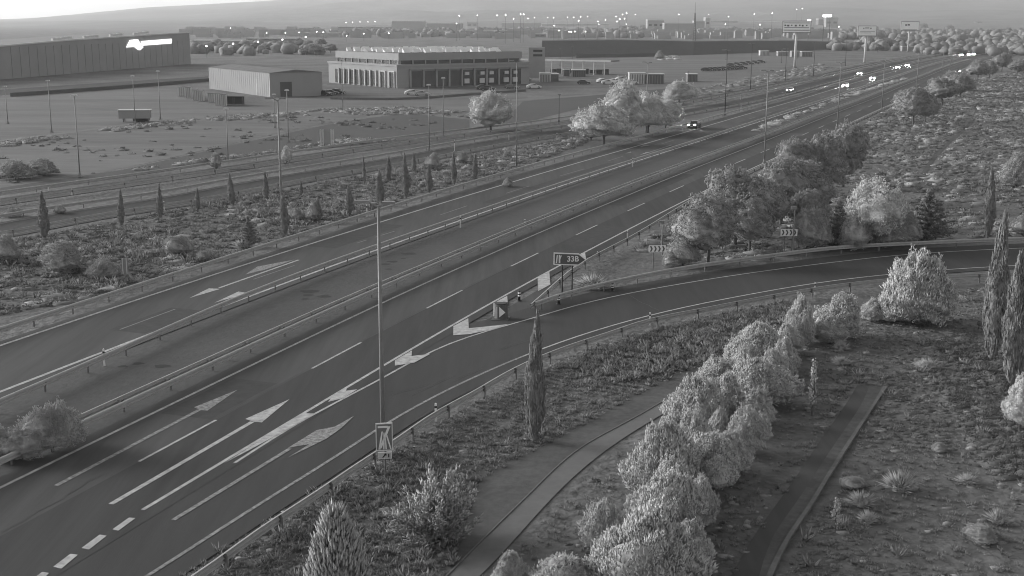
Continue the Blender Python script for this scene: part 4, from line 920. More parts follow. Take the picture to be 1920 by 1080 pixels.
def cypress_crown(seed, n=2400):
    r = np.random.default_rng(seed); acc = Acc(); z = r.beta(1.1, 1.35, n)*.96+.03; a = r.random(n)*6.28
    prof = lambda z: .5*np.clip(np.minimum(((z+.01)/.3)**.5, 1)*np.minimum(((1-z)/.62)**.8, 1), .02, 1)
    lump = 1+.16*np.sin(3*a+z*9+seed)+.14*np.sin(4*a-z*23+seed)+.1*np.sin(7*a+z*41)
    rad = prof(z)*lump*r.uniform(.82, 1.0, n); C = np.c_[np.cos(a)*rad+.05*np.sin(z*5+seed), np.sin(a)*rad, z]
    zz = np.linspace(.02, .985, 16); ring = 9; V = []
    for q in zz:
        for k in range(ring):
            t = 6.283*k/ring; rr_ = prof(q)*.84*(1+.16*math.sin(3*t+q*9+seed)); V.append((math.cos(t)*rr_+.05*math.sin(q*5+seed), math.sin(t)*rr_, q))
    T = []
    for i in range(15):
        for k in range(ring):
            b, c = i*ring+k, i*ring+(k+1) % ring; T += [(b, c, c+ring), (b, c+ring, b+ring)]
    T += [(0, k+1, k) for k in range(1, ring-1)]; acc.add(np.array(V), np.array(T))
    dirs = np.c_[np.cos(a)*.8, np.sin(a)*.8, np.full(n, 1.3)]*np.array([1, 1, .35*8/3])
    sprigs(acc, r, C, np.c_[np.cos(a)*.35, np.sin(a)*.35, np.ones(n)*.5]+r.normal(0, .1, (n, 3)), .05*r.uniform(.5, 1.8, n), .022)
    return acc.mesh('cypress_crown', M['cypress'])
CR['cypress'] = [cypress_crown(s) for s in range(5)]
def conifer_crown(seed, spread=.5, tiers=11, m='conifer', up=.15, sparse=1.0):
    r = np.random.default_rng(seed); acc = Acc()
    for k in range(tiers):
        q = k/(tiers-1); z = .1+.83*q; L = spread*(1-q)**.85+.05
        nb = max(4, int((11-6*q)*sparse))
        for b in range(nb):
            a = 6.283*b/nb+r.random()*.8; ll = L*r.uniform(.7, 1.1); m_ = 14
            t = np.linspace(.12, 1, m_); C = np.c_[np.cos(a)*ll*t, np.sin(a)*ll*t, z+up*ll*t**1.5-.02]
            C = np.repeat(C, 3, 0)+r.normal(0, .008, (m_*3, 3)); tt = np.repeat(t, 3)
            D_ = np.c_[np.full(m_*3, math.cos(a)), np.full(m_*3, math.sin(a)), np.full(m_*3, up+.35)]+r.normal(0, .65, (m_*3, 3)); sprigs(acc, r, C, D_, .075*(1.15-.5*tt)*r.uniform(.7, 1.2, m_*3), .016)
            d_ = np.array([[math.cos(a), math.sin(a), up]]); sprigs(acc, r, np.array([[0, 0, z-.02]]), d_, ll*1.02, .02)
    sprigs(acc, r, np.array([[0, 0, .1]]), np.array([[0, 0, 1.]]), .9, .09)
    return acc.mesh('conifer_crown', M[m])
CR['conifer'] = [conifer_crown(s) for s in (1, 2)]
def dense_cone(seed):
    r = np.random.default_rng(seed); acc = Acc(); n = 2600; z = r.beta(1, 1.5, n)*.9; a = r.random(n)*6.28; rad = (.5*(1-z/.97)**.8*(1+.12*np.sin(4*a+z*11)))*r.uniform(.6, 1, n)
    sprigs(acc, r, np.c_[np.cos(a)*rad, np.sin(a)*rad, z], np.c_[np.cos(a)*.5, np.sin(a)*.5, np.full(n, .9)]+r.normal(0, .12, (n, 3)), .12*r.uniform(.6, 1.3, n), .017)
    for k in range(8): blob(acc, r, (0, 0, .06+k*.1), .42*(1-k*.1/.97)*np.array([1, 1, .5]), .15)
    return acc.mesh('dense_cone_crown', M['juniper'])
def juniper(seed):
    r = np.random.default_rng(seed); acc = Acc()
    for b in range(46):
        a = r.random()*6.28; el = r.uniform(.3, 1.4); L = r.uniform(.62, .98); d = np.array([math.cos(a)*math.cos(el), math.sin(a)*math.cos(el), math.sin(el)])
        m_ = 20; t = np.linspace(.15, 1, m_)[:, None]; C = d*t*L*np.array([.8, .8, 1]); C = np.repeat(C, 4, 0)+r.normal(0, .022, (m_*4, 3))
        sprigs(acc, r, C, d[None]*1.0+np.array([0, 0, .5])+r.normal(0, .35, (m_*4, 3)), .085*r.uniform(.6, 1.3, m_*4), .013)
    C = r.normal(0, 1, (1400, 3))*[.11, .11, .13]+[0, 0, .3]; sprigs(acc, r, C, r.normal(0, 1, (1400, 3))+[0, 0, .6], .09, .012)
    return acc.mesh('juniper_crown', M['juniper'])
CR['dense_cone'] = [dense_cone(5)]; CR['juniper'] = [juniper(6)]
def sapling(seed):
    r = np.random.default_rng(seed); acc = Acc()
    for k in range(26):
        a, z = r.random()*6.28, r.uniform(.3, 1); C = np.array([[math.cos(a)*.2*(1.3-z), math.sin(a)*.2*(1.3-z), z]]); C = np.repeat(C, 14, 0)+r.normal(0, .05, (14, 3)); leaves(acc, r, C, .04)
    return acc.mesh('sapling_crown', M['pale'])
CR['sapling'] = [sapling(3)]
def tuft_shrub(seed, m='grass'):
    r = np.random.default_rng(seed); acc = Acc(); n = 260; a = r.random(n)*6.28; el = r.uniform(.25, 1.5, n)
    D_ = np.c_[np.cos(a)*np.cos(el), np.sin(a)*np.cos(el), np.sin(el)]; sprigs(acc, r, D_*np.array([.25, .25, .25])*r.random((n, 1)), D_, r.uniform(.4, .8, n), .022)
    blob(acc, r, (0, 0, .12), (.3, .3, .22), .25)
    return acc.mesh('tuft_blades', M[m])
CR['tuft'] = [tuft_shrub(s, 'pale') for s in (1, 2, 3)]
TR = {}
def trunk_mesh(kind):
    if kind not in TR:
        mb = MB()
        if kind == 'pine':
            mb.tube((0, 0, 0), (.012, 0, .25), .028, .022, 8).tube((.012, 0, .25), (0, .01, .6), .022, .012, 7)
            for k in range(7): a = k*.9; mb.tube((.01, 0, .28+k*.03), (.32*math.cos(a), .32*math.sin(a), .5+.03*k), .011, .005, 5)
        elif kind == 'poplar':
            mb.tube((0, 0, 0), (0, 0, .7), .03, .012, 8)
            for k in range(6): a = k*1.1; mb.tube((0, 0, .15+k*.07), (.2*math.cos(a), .2*math.sin(a), .4+.08*k), .012, .004, 5)
        elif kind == 'sapling':
            mb.tube((0, 0, 0), (.02, 0, .5), .018, .014, 6).tube((.02, 0, .5), (0, 0, .95), .014, .006, 6)
            for k in range(6): a = k*1.7; mb.tube((.01, 0, .3+k*.1), (.16*math.cos(a), .16*math.sin(a), .42+.1*k), .008, .004, 4)
        elif kind == 'cypress': mb.tube((0, 0, -.05), (0, 0, .3), .07, .05, 8)
        elif kind == 'conifer': mb.tube((0, 0, 0), (0, 0, .9), .03, .006, 7)
        else:
            mb.tube((0, 0, 0), (0, 0, .4), .03, .02, 7)
            for k in range(5): a = k*1.25; mb.tube((0, 0, .05), (.25*math.cos(a), .25*math.sin(a), .45), .018, .006, 5)
        TR[kind] = mb.mesh('trunk', M['bark'])
    return TR[kind]
KIND = {'bush': ('young_pine', 'young pine', 'bush'), 'pine': ('pine_tree', 'pine tree', 'pine'), 'pale': ('shrub', 'shrub', 'bush'), 'poplar': ('poplar_tree', 'tree', 'poplar'), 'simple': ('round_tree', 'tree', 'poplar'),
        'cypress': ('cypress_tree', 'cypress', 'cypress'), 'conifer': ('conifer_tree', 'conifer', 'conifer'), 'dense_cone': ('conical_conifer', 'conifer', 'conifer'), 'juniper': ('juniper_shrub', 'juniper', 'bush'), 'sapling': ('sapling', 'sapling', 'sapling'), 'tuft': ('grass_clump', 'grass clump', None)}
cnt = {}
def plant(kind, cx, yb, w_px, yt, label, group=None, lean=0.0, P=None):
    P = G(cx, yb) if P is None else P; h = hgt(cx, yb, yt); wm = wid(cx, yb, w_px); k = cnt.get(kind, 0); cnt[kind] = k+1
    name, cat, tk = KIND[kind]; me = CR[kind][k % len(CR[kind])]
    o = thing(name, label, cat, (*P, -.03), (k*2.4) % 6.28, group, (wm, wm, h))
    if lean: o.rotation_euler = (0, lean, 0)
    if kind == 'bush': o.scale = (wm*1.04, wm*1.04, h*1.0)
    elif kind in ('pale', 'poplar'): o.scale = (wm*(1.0 if kind == 'pale' else 1.1), wm*(1.0 if kind == 'pale' else 1.1), h*(.92 if kind == 'pale' else 1))
    elif kind == 'pine': o.scale = (wm*1.04, wm*1.04, h)
    elif kind == 'cypress': o.rotation_euler = (R(1.6)*math.sin(k*2.1), R(1.6)*math.cos(k*1.7), (k*2.4) % 6.28)
    link('crown' if kind != 'tuft' else 'blades', me, o)
    if tk: t = link('trunk', trunk_mesh(tk), o); t.scale = (h/wm if tk != 'cypress' else 1, h/wm if tk != 'cypress' else 1, 1)
    return o
PL = [
 # near row of pale young pines, bottom to top
 ('bush', 955, 1112, 60, 1040, 'small spiky young pine cut by the bottom edge, left of the pine row'),
 ('bush', 1052, 1125, 120, 1042, 'low pale young pine at the bottom edge, next right of the small spiky one'),
 ('bush', 1135, 1040, 80, 944, 'pale young pine on the left flank of the row near the bottom'),
 ('bush', 1150, 1115, 120, 1010, 'pale young pine at the bottom edge right of the low one'),
 ('bush', 1222, 1120, 170, 955, 'broad young pine with a dark right side, largest at the row bottom'),
 ('bush', 1240, 930, 112, 800, 'tall broad pale young pine leaning over the concrete path'),
 ('bush', 1262, 1010, 120, 886, 'pale young pine in the row middle, below the broad one by the path'),
 ('bush', 1330, 915, 110, 818, 'pale young pine on the right flank of the row, beside the drain field'),
 ('bush', 1312, 985, 62, 902, 'small young pine on the right edge of the row, lower half'),
 ('bush', 1212, 985, 60, 910, 'narrow young pine wedged between two broad ones'),
 ('bush', 1300, 805, 92, 712, 'pale young pine beside the upper end of the concrete path'),
 ('bush', 1402, 850, 68, 765, 'young pine with lumpy top on the right edge of the row middle'),
 ('bush', 1346, 840, 40, 768, 'slim young pine between lumpy and broad ones'),
 ('bush', 1361, 785, 64, 708, 'middle sized young pine behind the slim one'),
 ('bush', 1418, 795, 58, 728, 'rounded young pine on the right edge where the dirt slope begins'),
 ('bush', 1340, 745, 80, 675, 'pale young pine where the path disappears behind the row'),
 ('bush', 1425, 760, 116, 676, 'broad low young pine on the right upper part of the row'),
 ('bush', 1412, 690, 96, 608, 'broad bright young pine in the upper row, below the ramp guardrail'),
 ('bush', 1466, 705, 60, 642, 'young pine right of the broad bright upper one'),
 ('bush', 1380, 690, 44, 640, 'small young pine on the left of the upper row'),
 ('bush', 1496, 645, 56, 560, 'upright young pine near the ramp guardrail, upper row end'),
 ('bush', 1478, 660, 44, 610, 'small young pine before the upright one at the row end'),
 ('bush', 1570, 632, 82, 552, 'rounded pale young pine standing free right of the row end'),
 ('bush', 1552, 640, 70, 598, 'low young pine at the foot of the free rounded one'),
 ('bush', 1712, 606, 116, 474, 'large pale pine overlapping the ramp guardrail at right'),
 ('bush', 1634, 600, 44, 562, 'small pale bush at the left foot of the large pale pine'),
 ('bush', 1672, 604, 60, 545, 'pale bush merging with the left side of the large pale pine'),
 ('tuft', 1577, 655, 26, 632, 'small pale shrub on the dirt right of the row end'),
 ('tuft', 1578, 682, 30, 664, 'tiny shrub with a dark foot on the dirt right of the row end'),
 ('tuft', 1742, 690, 44, 668, 'flat pale shrub on the open dirt before the tallest right cypresses'),
 ('sapling', 1522, 778, 34, 680, 'thin young sapling with sparse leaves above the drain'),
 ('bush', 1190, 1060, 90, 985, 'young pine between the bottom edge ones and the row middle'),
 ('bush', 1290, 1060, 90, 985, 'dark sided young pine on the right flank near the bottom'),
 ('bush', 1255, 965, 90, 860, 'young pine filling the gap under the tall broad one'),
 ('bush', 1365, 890, 70, 812, 'young pine on the right flank below the lumpy topped one'),
 ('bush', 1300, 870, 80, 778, 'young pine between the broad one by the path and the right flank'),
 ('bush', 1330, 780, 60, 712, 'young pine filling the row above the slim one'),
 ('bush', 1390, 745, 70, 665, 'young pine in the middle of the upper row'),
 ('bush', 1445, 725, 60, 655, 'young pine on the right side of the upper row'),
 ('bush', 1435, 668, 70, 618, 'young pine behind the broad bright upper one'),
 ('bush', 1742, 604, 90, 515, 'lower right part pine joined to the large pale pine'),
 # foreground left
 ('dense_cone', 634, 1150, 150, 938, 'dense cone shaped conifer cut by the bottom edge'),
 ('juniper', 822, 1012, 150, 862, 'wide spiky juniper bush on the slope right of the lane diagram sign'),
 ('cypress', 1002, 828, 36, 588, 'tall slender cypress standing alone in front of the exit ramp'),
 ('cypress', 1858, 674, 42, 404, 'tallest cypress near the right edge, left of the pair'),
 ('cypress', 1851, 578, 17, 494, 'slim low cypress just behind the tallest right one'),
 ('cypress', 1895, 722, 42, 474, 'tall cypress partly beyond the right edge'),
 ('cypress', 1852, 446, 19, 316, 'slender cypress beyond the exit ramp near the right edge'),
 ('poplar', 1912, 805, 60, 716, 'bright leafy bush at the right edge below the tall cypresses'),
 # bushes left
 ('pale', 98, 846, 104, 748, 'wide pale bush between the carriageways at lower left'),
 ('pale', 42, 862, 80, 798, 'pale bush left of the wide bush between the carriageways'),
 ('pale', 4, 858, 60, 798, 'pale bush on the left picture edge between the carriageways'),
 # pines right
 ('pine', 1327, 492, 112, 370, 'umbrella pine with bare trunk nearest the exit sign'),
 ('pine', 1378, 462, 118, 318, 'broad dark pine touching the carriageway edge behind the umbrella pine'),
 ('pine', 1425, 445, 96, 335, 'dark pine between the broad pine and the middle clump'),
 ('pine', 1464, 420, 90, 294, 'dark rounded pine in the first clump, right of the broad one'),
 ('pine', 1500, 415, 100, 310, 'dark pine with pale lower boughs in the first clump, rear side'),
 ('pine', 1530, 375, 92, 252, 'tall dense pine at the back of the first clump'),
 ('pine', 1580, 350, 76, 232, 'dense pine with rounded top at the far end of the first clump'),
 ('pine', 1712, 236, 66, 163, 'round dark pine of the second clump beside the carriageway'),
 ('pine', 1735, 228, 48, 180, 'low pine at the right of the second clump'),
 ('pine', 1766, 198, 58, 146, 'round pine of the third clump near the far bend'),
 ('pine', 1800, 182, 46, 140, 'pale round pine right of the third clump'),
 ('pine', 1833, 152, 34, 112, 'dark round pine at the far bend, left one'),
 ('pine', 1855, 146, 26, 116, 'small pine between the two far bend pines'),
 ('pine', 1878, 134, 34, 100, 'dark round pine at the far bend, right one'),
 ('pine', 1908, 140, 34, 112, 'far pine at the right picture edge'),
 ('pale', 1280, 497, 66, 438, 'pale spreading bush beside the left chevron board'),
 ('pale', 1262, 499, 44, 468, 'low pale bush at the foot of the left chevron board'),
 ('tuft', 1113, 540, 56, 508, 'pale spiky clump below the exit sign beside the ramp guardrail'),
 ('pale', 1522, 470, 62, 380, 'pale round bush right of the right chevron board'),
 ('conifer', 1569, 466, 56, 372, 'dark spiky conifer between pale bushes above the ramp'),
 ('poplar', 1628, 462, 108, 342, 'tall pale tree mass behind the spiky conifer'),
 ('pale', 1668, 462, 80, 400, 'pale bush in front of the tall pale tree mass'),
 ('conifer', 1738, 452, 86, 352, 'wide spiky conifer with bare top above the ramp'),
 ('pale', 1905, 352, 60, 286, 'pale round tree on the right picture edge'),
 ('pale', 1915, 440, 44, 398, 'pale bush on the right edge above the ramp'),
 ('pine', 1512, 440, 66, 352, 'half hidden pine with paler crown behind the chevron posts'),
 ('pine', 1405, 470, 90, 368, 'low dark pine boughs before the broad pine of the first clump'),
 ('pine', 1490, 380, 80, 262, 'rounded pine top in the first clump left of the tall dense one'),
 ('pine', 1695, 212, 40, 170, 'small round pine at the left of the second clump'),
 ('pine', 1788, 170, 44, 132, 'pine between the third clump and the far bend'),
 ('pale', 1560, 462, 70, 420, 'pale low bush at the foot of the dark spiky conifer'),
 ('pale', 1600, 470, 60, 400, 'pale leafy bush right of the dark spiky conifer'),
 ('pale', 1700, 458, 50, 395, 'pale bush before the wide spiky conifer'),
 ('tuft', 1688, 918, 54, 872, 'large bright spiky clump on the open dirt right of the drain'),
 ('tuft', 1616, 946, 44, 914, 'pale grass clump right of the drain, left of the large bright one'),
 ('tuft', 1628, 978, 30, 950, 'small pale clump below the pale grass clump right of the drain'),
 ('sapling', 1566, 992, 44, 936, 'straggly pale shrub with a bare stem beside the lower drain kerb'),
 ('tuft', 1814, 905, 36, 884, 'low pale clump on the far right dirt'),
 ('tuft', 1872, 980, 34, 944, 'upright pale clump near the right edge below the low clump'),
 ('pale', 1760, 846, 30, 828, 'small rounded shrub right of the drain, on the upper dirt'),
 ('pale', 1598, 912, 46, 892, 'flat dark shrub beside the drain kerb'),
 ('pale', 1838, 1012, 60, 984, 'low spreading shrub near the lower right corner'),
 # poplars mid
 ('poplar', 920, 245, 74, 178, 'pale round poplar in front of the workshop, standing alone'),
 ('poplar', 1132, 272, 84, 196, 'pale spreading tree at the left of the poplar group'),
 ('poplar', 1172, 254, 72, 166, 'tall pale tree in the middle of the poplar group'),
 ('poplar', 1215, 250, 84, 178, 'pale tree behind the lamp post in the poplar group'),
 ('poplar', 1248, 240, 60, 190, 'darker low tree at the right of the poplar group'),
 ('poplar', 1273, 196, 46, 152, 'pale round tree beyond the poplar group'),
 ('pale', 1108, 262, 36, 214, 'narrow pale shoot at the left end of the poplar group'),
 ('pale', 812, 318, 30, 284, 'pale shrub beside the cypresses in front of the frontage road'),
 ('pale', 866, 306, 20, 282, 'small pale shrub right of the last tall left cypress'),
 ('pale', 405, 316, 22, 285, 'small leaning tree by the outer frontage road'),
 ('poplar', 537, 306, 20, 278, 'small round tree by the outer frontage road'),
 ('pale', 1236, 112, 18, 95, 'bright bush on the yard wall before the embankment'),
 ('pale', 952, 350, 20, 332, 'pale tuft before the bright mast'),
 ('conifer', 467, 462, 34, 404, 'young spiky conifer by the outer guardrail at left'),
 ('tuft', 457, 464, 32, 442, 'small white stemmed clump left of the young spiky conifer'),
 ('pale', 336, 478, 52, 436, 'pale round shrub in the scrub left of the young spiky conifer'),
 ('pale', 116, 510, 80, 450, 'hazy pale shrub in the left scrub below the tallest left cypress'),
 ('pale', 196, 520, 62, 484, 'hazy pale shrub left of the narrow upright sign'),
 ('pale', 10, 490, 60, 436, 'pale shrub on the left edge below the frontage road'),
 ('pale', 24, 405, 36, 388, 'rounded shrub between the frontage roads on the left edge'),
 ('pale', 112, 400, 24, 384, 'bright dome shaped shrub between the frontage roads'),
 ('pale', 590, 415, 30, 372, 'pale bush behind the short cypress beside the outer guardrail'),
 ('pale', 555, 412, 30, 388, 'pale low bush between two near left cypresses'),
 ('pale', 382, 488, 26, 468, 'pale spiky bush right by the outer guardrail at left'),
 ('pale', 80, 328, 60, 296, 'dark low shrub in the far left scrub, right one'),
 ('pale', 30, 335, 70, 300, 'dark low shrub in the far left scrub, left one'),
]
cyp = [(83, 446, 21, 360), (228, 424, 13, 356), (300, 411, 13, 346), (371, 394, 11, 353), (435, 386, 14, 326), (499, 376, 11, 322), (565, 366, 7, 338), (684, 346, 6, 292), (729, 337, 12, 293), (776, 324, 9, 286),
       (535, 441, 17, 362), (598, 416, 13, 370), (655, 404, 17, 347), (714, 385, 17, 318), (762, 371, 14, 288), (805, 360, 14, 309), (851, 347, 11, 284), (890, 337, 11, 288)]
cl_ = ['leftmost and stoutest cypress of the row beside the frontage road', 'second cypress from the left in the frontage road row', 'third cypress from the left in the frontage road row, close to a small white post', 'short fourth cypress in the frontage road row', 'tall fifth cypress in the frontage road row, with a thin top',
       'sixth cypress in the frontage road row', 'tiny cypress in the frontage road row, shortest of all', 'thin cypress on the frontage road verge behind the tall lamp post', 'short stout cypress on the frontage road verge, right of the thin one', 'small cypress on the frontage road verge beside a pale shrub',
       'near cypress beside the thin lamp post, left end of the guardrail row', 'short cypress second in the guardrail row', 'plump cypress third in the guardrail row, left of the tall lamp post', 'plump cypress with a long thin tip, right of the tall lamp post', 'tallest slim cypress in the guardrail row', 'plump cypress with thin tip before the pale shrub', 'tall slim cypress right of the pale shrub', 'last cypress on the right of the guardrail row']
for q, l in zip(cyp, cl_): plant('cypress', q[0], q[1], q[2]*.9, q[3], l, 'cypresses left of the motorway')
for k_, cx, yb, w_, yt, lab in PL: plant(k_, cx, yb, w_, yt, lab)
# round trees of the far yard edge and town
RT = [(369, 100, 16), (401, 98, 16), (427, 96, 18), (455, 96, 17), (478, 95, 20), (504, 97, 20), (532, 88, 18), (560, 90, 22), (580, 88, 16), (602, 87, 18), (592, 104, 26), (571, 103, 18), (620, 100, 22), (1168, 61, 16), (1186, 62, 18), (1205, 58, 14), (1378, 62, 15), (1512, 57, 14), (1103, 60, 12), (1117, 61, 12), (1461, 82, 10), (1540, 66, 16), (1262, 44, 8), (1350, 44, 10), (1598, 60, 14), (1640, 62, 16), (1730, 58, 18), (1780, 62, 18), (1830, 56, 20), (1890, 66, 18), (1760, 84, 18), (1855, 88, 20), (1690, 84, 20), (1660, 92, 26), (1645, 98, 20)]
rl_ = 'ABCDE'
def rt_label(k, x):
    if x < 640: return ['first', 'second', 'third', 'fourth', 'fifth', 'sixth', 'seventh', 'eighth', 'ninth', 'tenth', 'eleventh', 'twelfth', 'thirteenth'][k]+' round grey tree from the dark warehouse towards the workshop'
    return 'hazy round far tree '+('above the embankment' if x < 1250 else 'near the lettered billboard' if x < 1560 else 'behind the motorway bend')
for k, (x, y, w_) in enumerate(RT):
    g = 'round trees beyond the storage shed' if x < 640 else ('far trees above the embankment' if x < 1250 else 'far trees near the lettered billboard' if x < 1560 else 'far trees behind the motorway bend')
    same = sorted(q[0] for q in RT if (q[0] >= 640) and (q[0] < 1250) == (x < 1250) and (q[0] < 1560) == (x < 1560)); plant('simple', x, y, w_, y-w_*.8, rt_label(k, x) if x < 640 else ORD[same.index(x)]+' from the left, '+rt_label(k, x), g)

# ---------------- scattered cover: dry tufts, mounds and hedge rubble, nobody could count them
def inside(P, poly):
    x, y = P[:, 0], P[:, 1]; c = np.zeros(len(P), bool); n = len(poly)
    for i in range(n):
        a, b = poly[i], poly[(i+1) % n]; m = ((a[1] > y) != (b[1] > y)) & (x < (b[0]-a[0])*(y-a[1])/(b[1]-a[1]+1e-12)+a[0]); c ^= m
    return c
ROADS = []
def road_poly(A, B): ROADS.append(np.r_[np.asarray(A), np.asarray(B)[::-1]])
ss = sgrid(-60, 1300, 8.0)
road_poly([at(s, -25) for s in ss], [at(s, -13) for s in ss]); road_poly([at(s, -6.2) for s in ss], [at(s, 5.8) for s in ss])
ROADS.append(np.array(poly)); road_poly(offset_line(A1, 0), offset_line(A1, 6)); road_poly(offset_line(B2, -8.5), offset_line(B2, 0))
ROADS.append(px([(790, 1125), (913, 1003), (1090, 838), (1267, 738), (1350, 700), (1325, 722), (1194, 805), (993, 979), (850, 1125)])); ROADS.append(px([(1350, 1120), (1600, 720), (1665, 727), (1440, 1120)]))
ROADS.append(px([(1714, 346), (1755, 283), (1804, 240), (1830, 195), (1840, 195), (1816, 240), (1768, 285), (1728, 346)]))
ROADS.append(px([(845, 1078), (900, 900), (1044, 822), (1272, 700), (1375, 672), (1330, 704), (1000, 918)]))
def scatter_pts(r, poly_px, n, clump=0.0):
    pp = px(poly_px); lo, hi = pp.min(0), pp.max(0); out = []; got = 0
    for _ in range(14):
        P = r.uniform(lo, hi, (n*2, 2)); P = P[inside(P, pp)]
        if clump:
            f = np.sin(P[:, 0]*.35+1)*np.sin(P[:, 1]*.23)+np.sin(P[:, 0]*.11+P[:, 1]*.17)+r.normal(0, .5, len(P)); P = P[f > clump]
        for q in ROADS: P = P[~inside(P, q)]
        out.append(P); got += len(P)
        if got >= n: break
    return np.concatenate(out)[:n]
def tufts(acc, r, P, h, nb=9):
    n = len(P); C = np.repeat(np.c_[P, np.full(n, -.05)], nb, 0); hh = np.repeat(h*r.uniform(.5, 1.4, n), nb); a = r.random(n*nb)*6.28
    C[:, :2] += (np.c_[np.cos(a), np.sin(a)]*(hh*.35*r.random(n*nb))[:, None])
    sprigs(acc, r, C, np.c_[np.cos(a)*.5, np.sin(a)*.5, r.uniform(.5, 1.1, n*nb)], hh, hh*.07)
def mounds(acc, r, P, rad, flat=.45):
    V0, T0 = ico(0) if rad < .5 else ICO1; n = len(P); R_ = rad*r.uniform(.35, 1.35, n)**1.3; W = 1+r.normal(0, .22, (n, len(V0)))
    V = V0[None]*W[:, :, None]*R_[:, None, None]*np.stack([r.uniform(.8, 1.7, n), r.uniform(.7, 1.1, n), r.uniform(flat*.6, flat*1.2, n)], 1)[:, None, :]
    V = V+np.c_[P, np.full(n, -.06)][:, None, :]
    acc.add(V.reshape(-1, 3), (T0[None]+np.arange(n)[:, None, None]*len(V0)).reshape(-1, 3))
    k = 6; C = np.repeat(np.c_[P, np.full(n, -.04)], k, 0); RR_ = np.repeat(R_, k); a = r.random(n*k)*6.28; q = r.random(n*k)**.5
    C[:, 0] += np.cos(a)*RR_*1.15*q; C[:, 1] += np.sin(a)*RR_*.9*q; C[:, 2] += RR_*flat*.75*np.sqrt(np.clip(1-q*q, 0, 1))
    sprigs(acc, r, C, np.c_[np.cos(a)*q, np.sin(a)*q, np.full(n*k, .75)]+r.normal(0, .2, (n*k, 3)), RR_*.5, RR_*.1)
r = np.random.default_rng(99)
def cover(name, label, m, items, cat='ground cover'):
    acc = Acc()
    for kind, poly_, n, size, cl in items:
        P = scatter_pts(r, poly_, n, cl)
        (tufts if kind == 't' else mounds)(acc, r, P, size)
    o = link(name, acc.mesh(name, M[m])); setp(o, label, cat, kind='stuff')
Z_slope = [(300, 1100), (720, 850), (900, 750), (1100, 655), (1290, 600), (1480, 560), (1480, 620), (1290, 720), (1060, 850), (860, 1090)]
Z_mid = [(850, 1120), (1250, 780), (1390, 690), (1500, 640), (1600, 620), (1640, 720), (1360, 1120)]
Z_right = [(1380, 1120), (1600, 640), (1640, 570), (1960, 520), (1960, 1120)]
Z_field = [(1180, 470), (1300, 400), (1500, 300), (1640, 220), (1760, 160), (1990, 120), (1990, 440), (1700, 450), (1400, 490)]
Z_left = [(-40, 600), (300, 530), (560, 440), (800, 360), (960, 320), (1100, 268), (1100, 250), (960, 280), (500, 362), (-40, 465)]
Z_leftf = [(-40, 300), (0, 270), (300, 225), (600, 205), (760, 200), (900, 220), (560, 275), (300, 318), (-40, 350)]
cover('grass', 'short dry tufts on the slope and open dirt in the foreground', 'grass', [('t', Z_slope, 5000, .2, 0), ('t', Z_mid, 900, .2, 0), ('t', Z_right, 3400, .18, 0), ('t', Z_slope, 500, .38, .4), ('t', [(1050, 680), (1300, 610), (1480, 570), (1480, 640), (1300, 690), (1100, 730)], 520, .42, 0), ('t', Z_field, 2800, .3, 0), ('t', Z_left, 2400, .35, 0)])
cover('scrub', 'low dry scrub mounds spread over the open ground', 'scrub', [('m', Z_slope, 1500, .17, .1), ('m', Z_right, 1900, .17, .1), ('m', [(1740, 640), (1960, 560), (1960, 1000), (1860, 900), (1780, 760)], 1500, .3, -.5), ('m', Z_mid, 200, .2, .3), ('m', Z_field, 7000, .45, 0), ('m', Z_left, 2300, .36, 0), ('m', Z_leftf, 260, .5, .3)])
cover('pale_scrub', 'paler bushy scrub dotted between the carriageways and over the right field', 'scrubpale', [('m', Z_field, 2300, .64, -.1), ('m', Z_right, 260, .2, .0), ('m', Z_slope, 500, .16, .2), ('m', Z_mid, 200, .16, .2), ('m', Z_field, 260, .9, .3), ('m', Z_left, 500, .5, .2), ('t', Z_left, 1200, .6, .2), ('t', Z_field, 500, .6, .2), ('t', Z_right, 60, .5, .3), ('m', [(0, 268), (130, 252), (350, 224), (600, 206), (800, 200), (880, 210), (800, 214), (560, 217), (300, 236), (100, 262), (0, 276)], 800, .7, -.3),
   ('m', [(560, 282), (750, 262), (640, 262), (300, 312), (200, 326)], 160, .6, .2), ('m', [(1090, 232), (1480, 152), (1560, 128), (1540, 120), (1420, 142), (1260, 180), (1120, 205)], 420, .9, .1), ('m', [(780, 352), (1000, 300), (1100, 272), (1080, 262), (930, 288), (770, 318)], 160, .6, 0)])
cover('median_scrub', 'low hedge like shrubs growing along the far part of the median', 'pale', [('m', [(1395, 252), (1440, 240), (1540, 202), (1600, 180), (1700, 148), (1698, 146), (1600, 175), (1540, 196), (1440, 233), (1395, 247)], 260, .8, 0), ('m', [(1270, 112), (1235, 114), (1235, 106), (1270, 105)], 20, 1.2, 0)], 'shrubs')
# far woodland seen as one mass
acc = Acc(); W_ = [(900, 34, 1100, 60, 130), (1100, 62, 1220, 46, 60), (1020, 70, 1200, 58, 90), (1560, 72, 1930, 44, 420), (1540, 92, 1700, 78, 60), (1700, 100, 1930, 74, 170), (360, 104, 620, 90, 60), (640, 70, 960, 60, 90), (1300, 62, 1500, 52, 70), (1230, 40, 1560, 46, 120)]
for x0, y0, x1, y1, n in W_:
    for _ in range(n):
        x, y = r.uniform(x0, x1), r.uniform(min(y0, y1), max(y0, y1)); D = min(2300, H*F/max(y-41, 6)); X = (x-960)/F*D; rd_ = r.uniform(2.0, 4.6)*(1 if D < 1200 else 1.5)
        blob(acc, r, (X, D, rd_*.55), (rd_, rd_, rd_*r.uniform(.7, 1.1)), .25)
o = link('woodland', acc.mesh('woodland', M['farwood'])); setp(o, 'far belts of trees across the plain and behind the motorway bend', 'woodland', kind='stuff')
